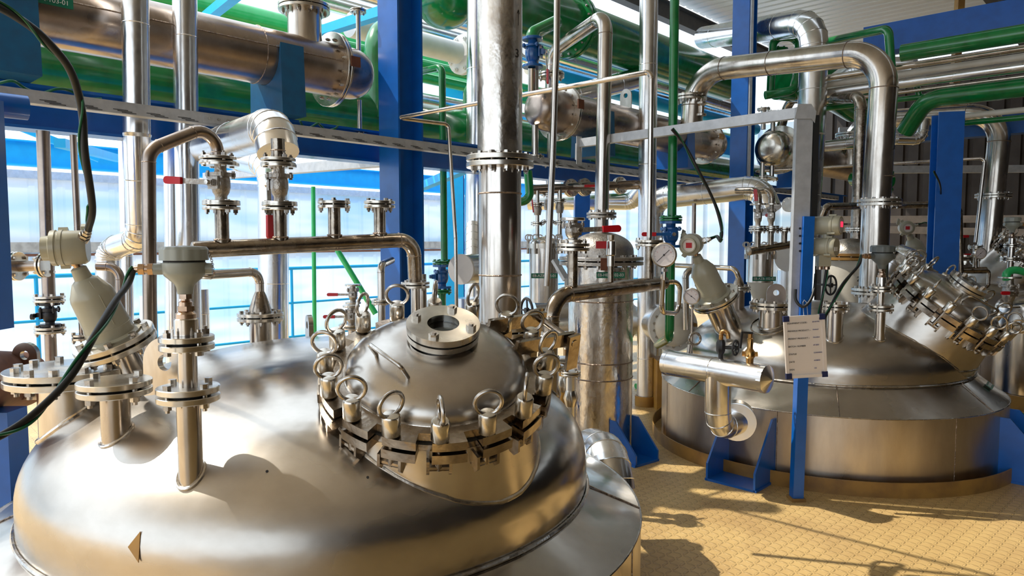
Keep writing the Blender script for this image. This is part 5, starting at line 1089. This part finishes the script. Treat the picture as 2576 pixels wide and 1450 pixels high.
# the two housings
def housing(label, c, d, r, L, disp):
    t = T('transmitter_housing', label, 'transmitter', c); d = V(d).normalized(); f0 = frame(c, d, Z)
    m = MB(); m.M = f0; m.lathe([(r*.93, -L*.55), (r, -L*.5), (r, L*.18), (r*1.07, L*.2), (r*1.07, L*.29), (r, L*.31), (r, L*.34), (r*1.07, L*.36), (r*1.05, L*.5), (r*.95, L*.56)], 40); m.build('housing', 'beige', t)
    m = MB(); m.M = f0
    for a in (.3, 2.4, 4.4): m.M = f0 @ Matrix.Rotation(a, 4, 'Z'); m.cyl((r*1.12, 0, L*.14), (r*1.12, 0, L*.42), r*.13, n=12)
    m.build('clamp_lug', 'beige', t)
    m = MB(); m.M = f0
    if disp:
        m.lathe([(r*.78, L*.56), (r*.78, L*.575)], 36); fp = m.build('face_plate', 'galv', t); m = MB(); m.M = f0; m.box((r*.12, -r*0, L*.58), (r*.55, r*.62, .004)); m.build('display', 'led', fp)
    else: m.M = frame(c, d, Z); m.box((-.2*r, .25*r, L*.565), (r*.45, r*.9, .003)); m.build('name_plate', 'white', t)
    return t
hA = P(2078, 568, 4.42); housing('upper beige transmitter housing with a red lit display beside the board post', hA, (.75, -.66, 0), .058, .16, True)
hB = P(2072, 622, 4.42); t = housing('lower beige transmitter housing beside the board post, two glands below', hB, (.72, -.69, 0), .058, .14, False)
MB().cyl(hA-Z*.05, hA-Z*.10, .022).build('link', 'beige', t); MB().at(hB-Z*.075).box((0, 0, -.01), (.075, .05, .07)).build('gland_box', 'beige', t)
for dx in (-.02, .022): MB().at(hB+V((dx, 0, -.12))).lathe([(.015, -.02), (.019, -.02), (.019, 0), (.014, .01)], 12).build('cable_gland', 'copper', t)
cable('black cable dropping from the right gland of the lower housing', [hB+V((.022, 0, -.13)), P(2070, 740, 4.42), P(2063, 790, 4.42), P(2068, 835, 4.42)], .008)
cable('black cable loop crossing in front of the blue board post', [P(2002, 822, pf.y-.02), P(2003, 760, pf.y-.02), P(2003, 740, pf.y-.03)][:0]+[P(2001, 728, pf.y-.05), P(2002, 755, pf.y-.06), P(2018, 772, pf.y-.08), P(2036, 760, pf.y-.08), P(2048, 730, pf.y-.05), P(2052, 690, 4.42)], .009, wire=False)
handwheel('black handwheel behind the board post', P(2090, 718, 5.6), (.55, -.83, 0), .075)
# whiteboard
bc = P(2025, 872, pf.y-.075); bw_, bh = .245, .385; rgt = V((1, -.05, .075)).normalized(); upv = V((-.06, 0, 1)); m_ = facing(bc, rgt, upv)
t = T('whiteboard', 'small whiteboard with blue corners and handwriting hanging on the blue post', 'whiteboard', bc)
m = MB(); m.M = m_; m.box((0, 0, 0), (bw_-.01, bh-.01, .008)); bd = m.build('board', 'board', t)
m = MB(); m.M = m_
for sx in (-1, 1): m.box((sx*(bw_/2-.008), 0, .003), (.018, bh-.02, .016)); m.box((0, sx*(bh/2-.008), .003), (bw_-.02, .018, .016))
m.build('frame', 'board', t)
for sx in (-1, 1):
    for sy in (-1, 1): m = MB(); m.M = m_ @ Matrix.Translation((sx*(bw_/2-.014), sy*(bh/2-.014), .003)); m.box((0, 0, 0), (.034, .034, .024)); m.build('corner', 'navy', t)
for k, (l, r_t) in enumerate((('EQUIPMENT CODE:-', 'EE-EXTRL'), ('PREVIOUS PRODUCT :-', 'Gulcand'), ('PRESENT PRODUCT :-', 'Disodium'), ('BATCH- NUMBER', '07-2023'), ('STATUS', 'CLEANING'), ('DATE', '01/08/23'), ('SIGN.', 'CB'))):
    text(l, .0135, m_ @ Matrix.Translation((-.103, .148-k*.048, .006)), 'ink', bd, 'lettering', align='LEFT', shear=.2)
    text(r_t, .0105, m_ @ Matrix.Translation((.048, .150-k*.048, .006)), 'bink', bd, 'handwriting', align='LEFT', shear=.25)
MB().sweep([bc+V((-.012, .0, .19)), bc+V((-.012, .02, .27)), bc+V((0, .03, .285)), bc+V((.012, .02, .27)), bc+V((.012, 0, .19))], .0022, 6).build('hanging_wire', 'galv', t)
# ---------------------------------------------------------------- behind and right of the second reactor
t = T('manifold', 'tan steel manifold pipe behind the tilted manhole of the second reactor', 'manifold', P(2330, 690, 7.9)); a_, b_ = P(2368, 677, 8.0), P(2480, 680, 8.0)
pipe('header', [P(2345, 730, 8.0), P(2348, 682, 8.0), b_], .038, 'tarn', t, R=.12); pipe('loop_tube', [b_, P(2488, 680, 8.0), P(2486, 722, 8.0), P(2470, 725, 8.0)], .018, 'tarn', t, R=.04)
for k, (px, yt) in enumerate(((2382, 612), (2408, 650), (2420, 662), (2454, 622))):
    u = along(a_, b_-a_, px); MB().cyl(u, P(px, yt, u.y), .028 if k in (0, 3) else .014, n=16).build('branch', 'tarn', t)
    if k in (0, 3): joint(t, P(px, yt, u.y), Z, .075, .013, .006, 4, 'flange', .010)
u = along(a_, b_-a_, 2382); valve('open topped ball valve with a red lever in front of the right hand blue column', P(2385, 595, u.y), Z, .062, .03, .055, (0, -1, 0), (1, .2, 0), .22, near=True)
gaugem('round pressure gauge at the foot of the third vapour pipe', P(2466, 638, 7.9), (-.1, -1, 0), .062, stem=P(2466, 672, 7.9))
q = P(2425, 640, 7.95); t = T('valve_lever', 'small red lever between the branches behind the tilted manhole', 'lever', q); MB().bar(q, q+X*.07, .03, .015).build('grip', 'red', t); MB().bar(q-X*.05, q, .02, .012).build('bar', 'cast', t)
t = T('thin_pipe', 'thin steel line from the far manifold up and left across the second vapour pipe', 'pipe', P(2454, 610, 8.0)); pipe('tube', [P(2454, 610, 8.0), P(2478, 398, 8.0), P(1885, 432, 9.0), P(1955, 450, 8.6)], .018, 'steel', t, R=.05, n=12)
t = T('steel_pipe', 'horizontal dull steel pipe behind the second vapour flange, bending down at both ends', 'pipe', P(2062, 560, 6.6)); pipe('tube', [P(2060, 565, 6.9), P(2078, 520, 6.9), P(2330, 515, 7.6), P(2412, 523, 7.8), P(2415, 690, 7.8)], .036, 'tarn', t, R=.06)
ra = (P(2292, 612, 8.45)-P(2315, 665, 8.5)).normalized(); rc = P(2318, 662, 8.5); joint(T('flange_pair', 'tilted flange pair under the far cone gauge', 'flange', rc), rc, ra, .18, .018, .008, 8, near=False)
_t, gl = radar('far beige cone gauge with red display in front of the dark store', rc+ra*.02, ra, 1.3, headdir=(-.3, -.95, -.05), glanddir=(.85, -.2, .2))
cable('thin dark cable from the far cone gauge up to the right hand column', [gl, gl+V((.08, 0, .03)), P(2345, 560, 8.2), P(2362, 520, 7.4), P(2366, 470, 7.0), P(2350, 430, 6.9)], .007)
lagpipe('lagged_elbow', 'dented lagged elbow between dark transmitter and far cone gauge', [P(2225, 690, 7.0), P(2255, 622, 7.0), P(2300, 668, 6.8)], .11, R=.1, seg=3)
q = P(2400, 650, 8.3); joint(T('blind_flange', 'wide flange lying behind the far ball valve', 'flange', q), q, Z, .25, .02, .008, 10, near=False)
# third reactor fittings at the right edge
manhole('tilted dark manhole of the farthest reactor at the right edge', P(2585, 645, 8.5), V((.35, -.45, .82)), s=1.0, off=.1, seed=9, neck=.35)
tr, gz = transmitter('pale green square transmitter head at the right edge', P(2545, 600, 7.3), 1.1, (1, 0, 0), mat='grey', chain=False)
q = P(2540, 652, 7.3); t = T('flanged_pipe', 'thin flanged pipe under the pale transmitter at the right edge', 'pipe', q); MB().cyl(V((q.x, q.y, .9)), P(2546, 600, 7.3), .03).build('tube', 'steel', t); joint(t, q, Z, .09, .016, .006, 6); joint(t, P(2544, 618, 7.3), Z, .07, .013, .006, 4)
q = P(2538, 735, 6.0); valve('steel ball valve under the green hose at the right edge', q, Z, .13, .045, .085, (0, -1, 0), (-1, -.3, 0), .16, near=True); 
gp('hose', 'green hose bending over the ball valve at the right edge', smoothpts([P(2533, 705, 6.0), P(2532, 690, 6.0), P(2548, 680, 6.0), P(2575, 684, 6.0), P(2620, 700, 6.0)], 6), .032, 'lgreen', R=0, cat='hose')
vc = P(2562, 900, 7.0); t = T('lagged_tank', 'round steel tank at the right edge behind the second reactor on an ochre ring', 'tank', (vc.x+.2, vc.y, 0)); c = V((vc.x+.22, vc.y, 0)); MB().cyl(c+Z*.1, c+Z*P(2560, 830, 7).z, .40, n=64).build('body', 'steel', t)
z_ = P(2560, 830, 7).z; MB().at(c+Z*z_).lathe([(.42, -.01), (.43, .02), (.43, .10), (.40, .2)]+[(.40*math.cos(PI/2*i/8) if i < 8 else 1e-5, .2+.2*math.sin(PI/2*i/8)) for i in range(1, 9)], 64).build('dished_top', 'steel', t); MB().at(c).ring(.41, .44, 0, .14, 64).build('base_ring', 'curb', t)
for k, y in enumerate((1010, 1042, 1075)): tag(MB().sweep(smoothpts([G(2558, y), G(2600, y+6), G(2700, y-4)], 6), .022, 10).build('hose', 'lgreen'), ['green hose on the floor at the right edge, farthest of three', 'green hose on the floor at the right edge, middle of three', 'green hose on the floor at the right edge, nearest of three'][k], 'hose')
gp('hose', 'green hose lying on the far floor left of the second reactor', [G(1600, 972, .03), G(1700, 958, .03)], .03, 'lgreen', R=0, cat='hose')

# ---------------------------------------------------------------- repeats share a group
names = {}
for o in list(sc.collection.objects):
    if o.parent is None and 'label' in o.keys(): names.setdefault(o.name.split('.')[0], []).append(o)
for k, l in names.items():
    if len(l) > 1:
        for o in l: o['group'] = k.replace('_', ' ')+('es' if k.endswith('s') else 's')+' of the plant'
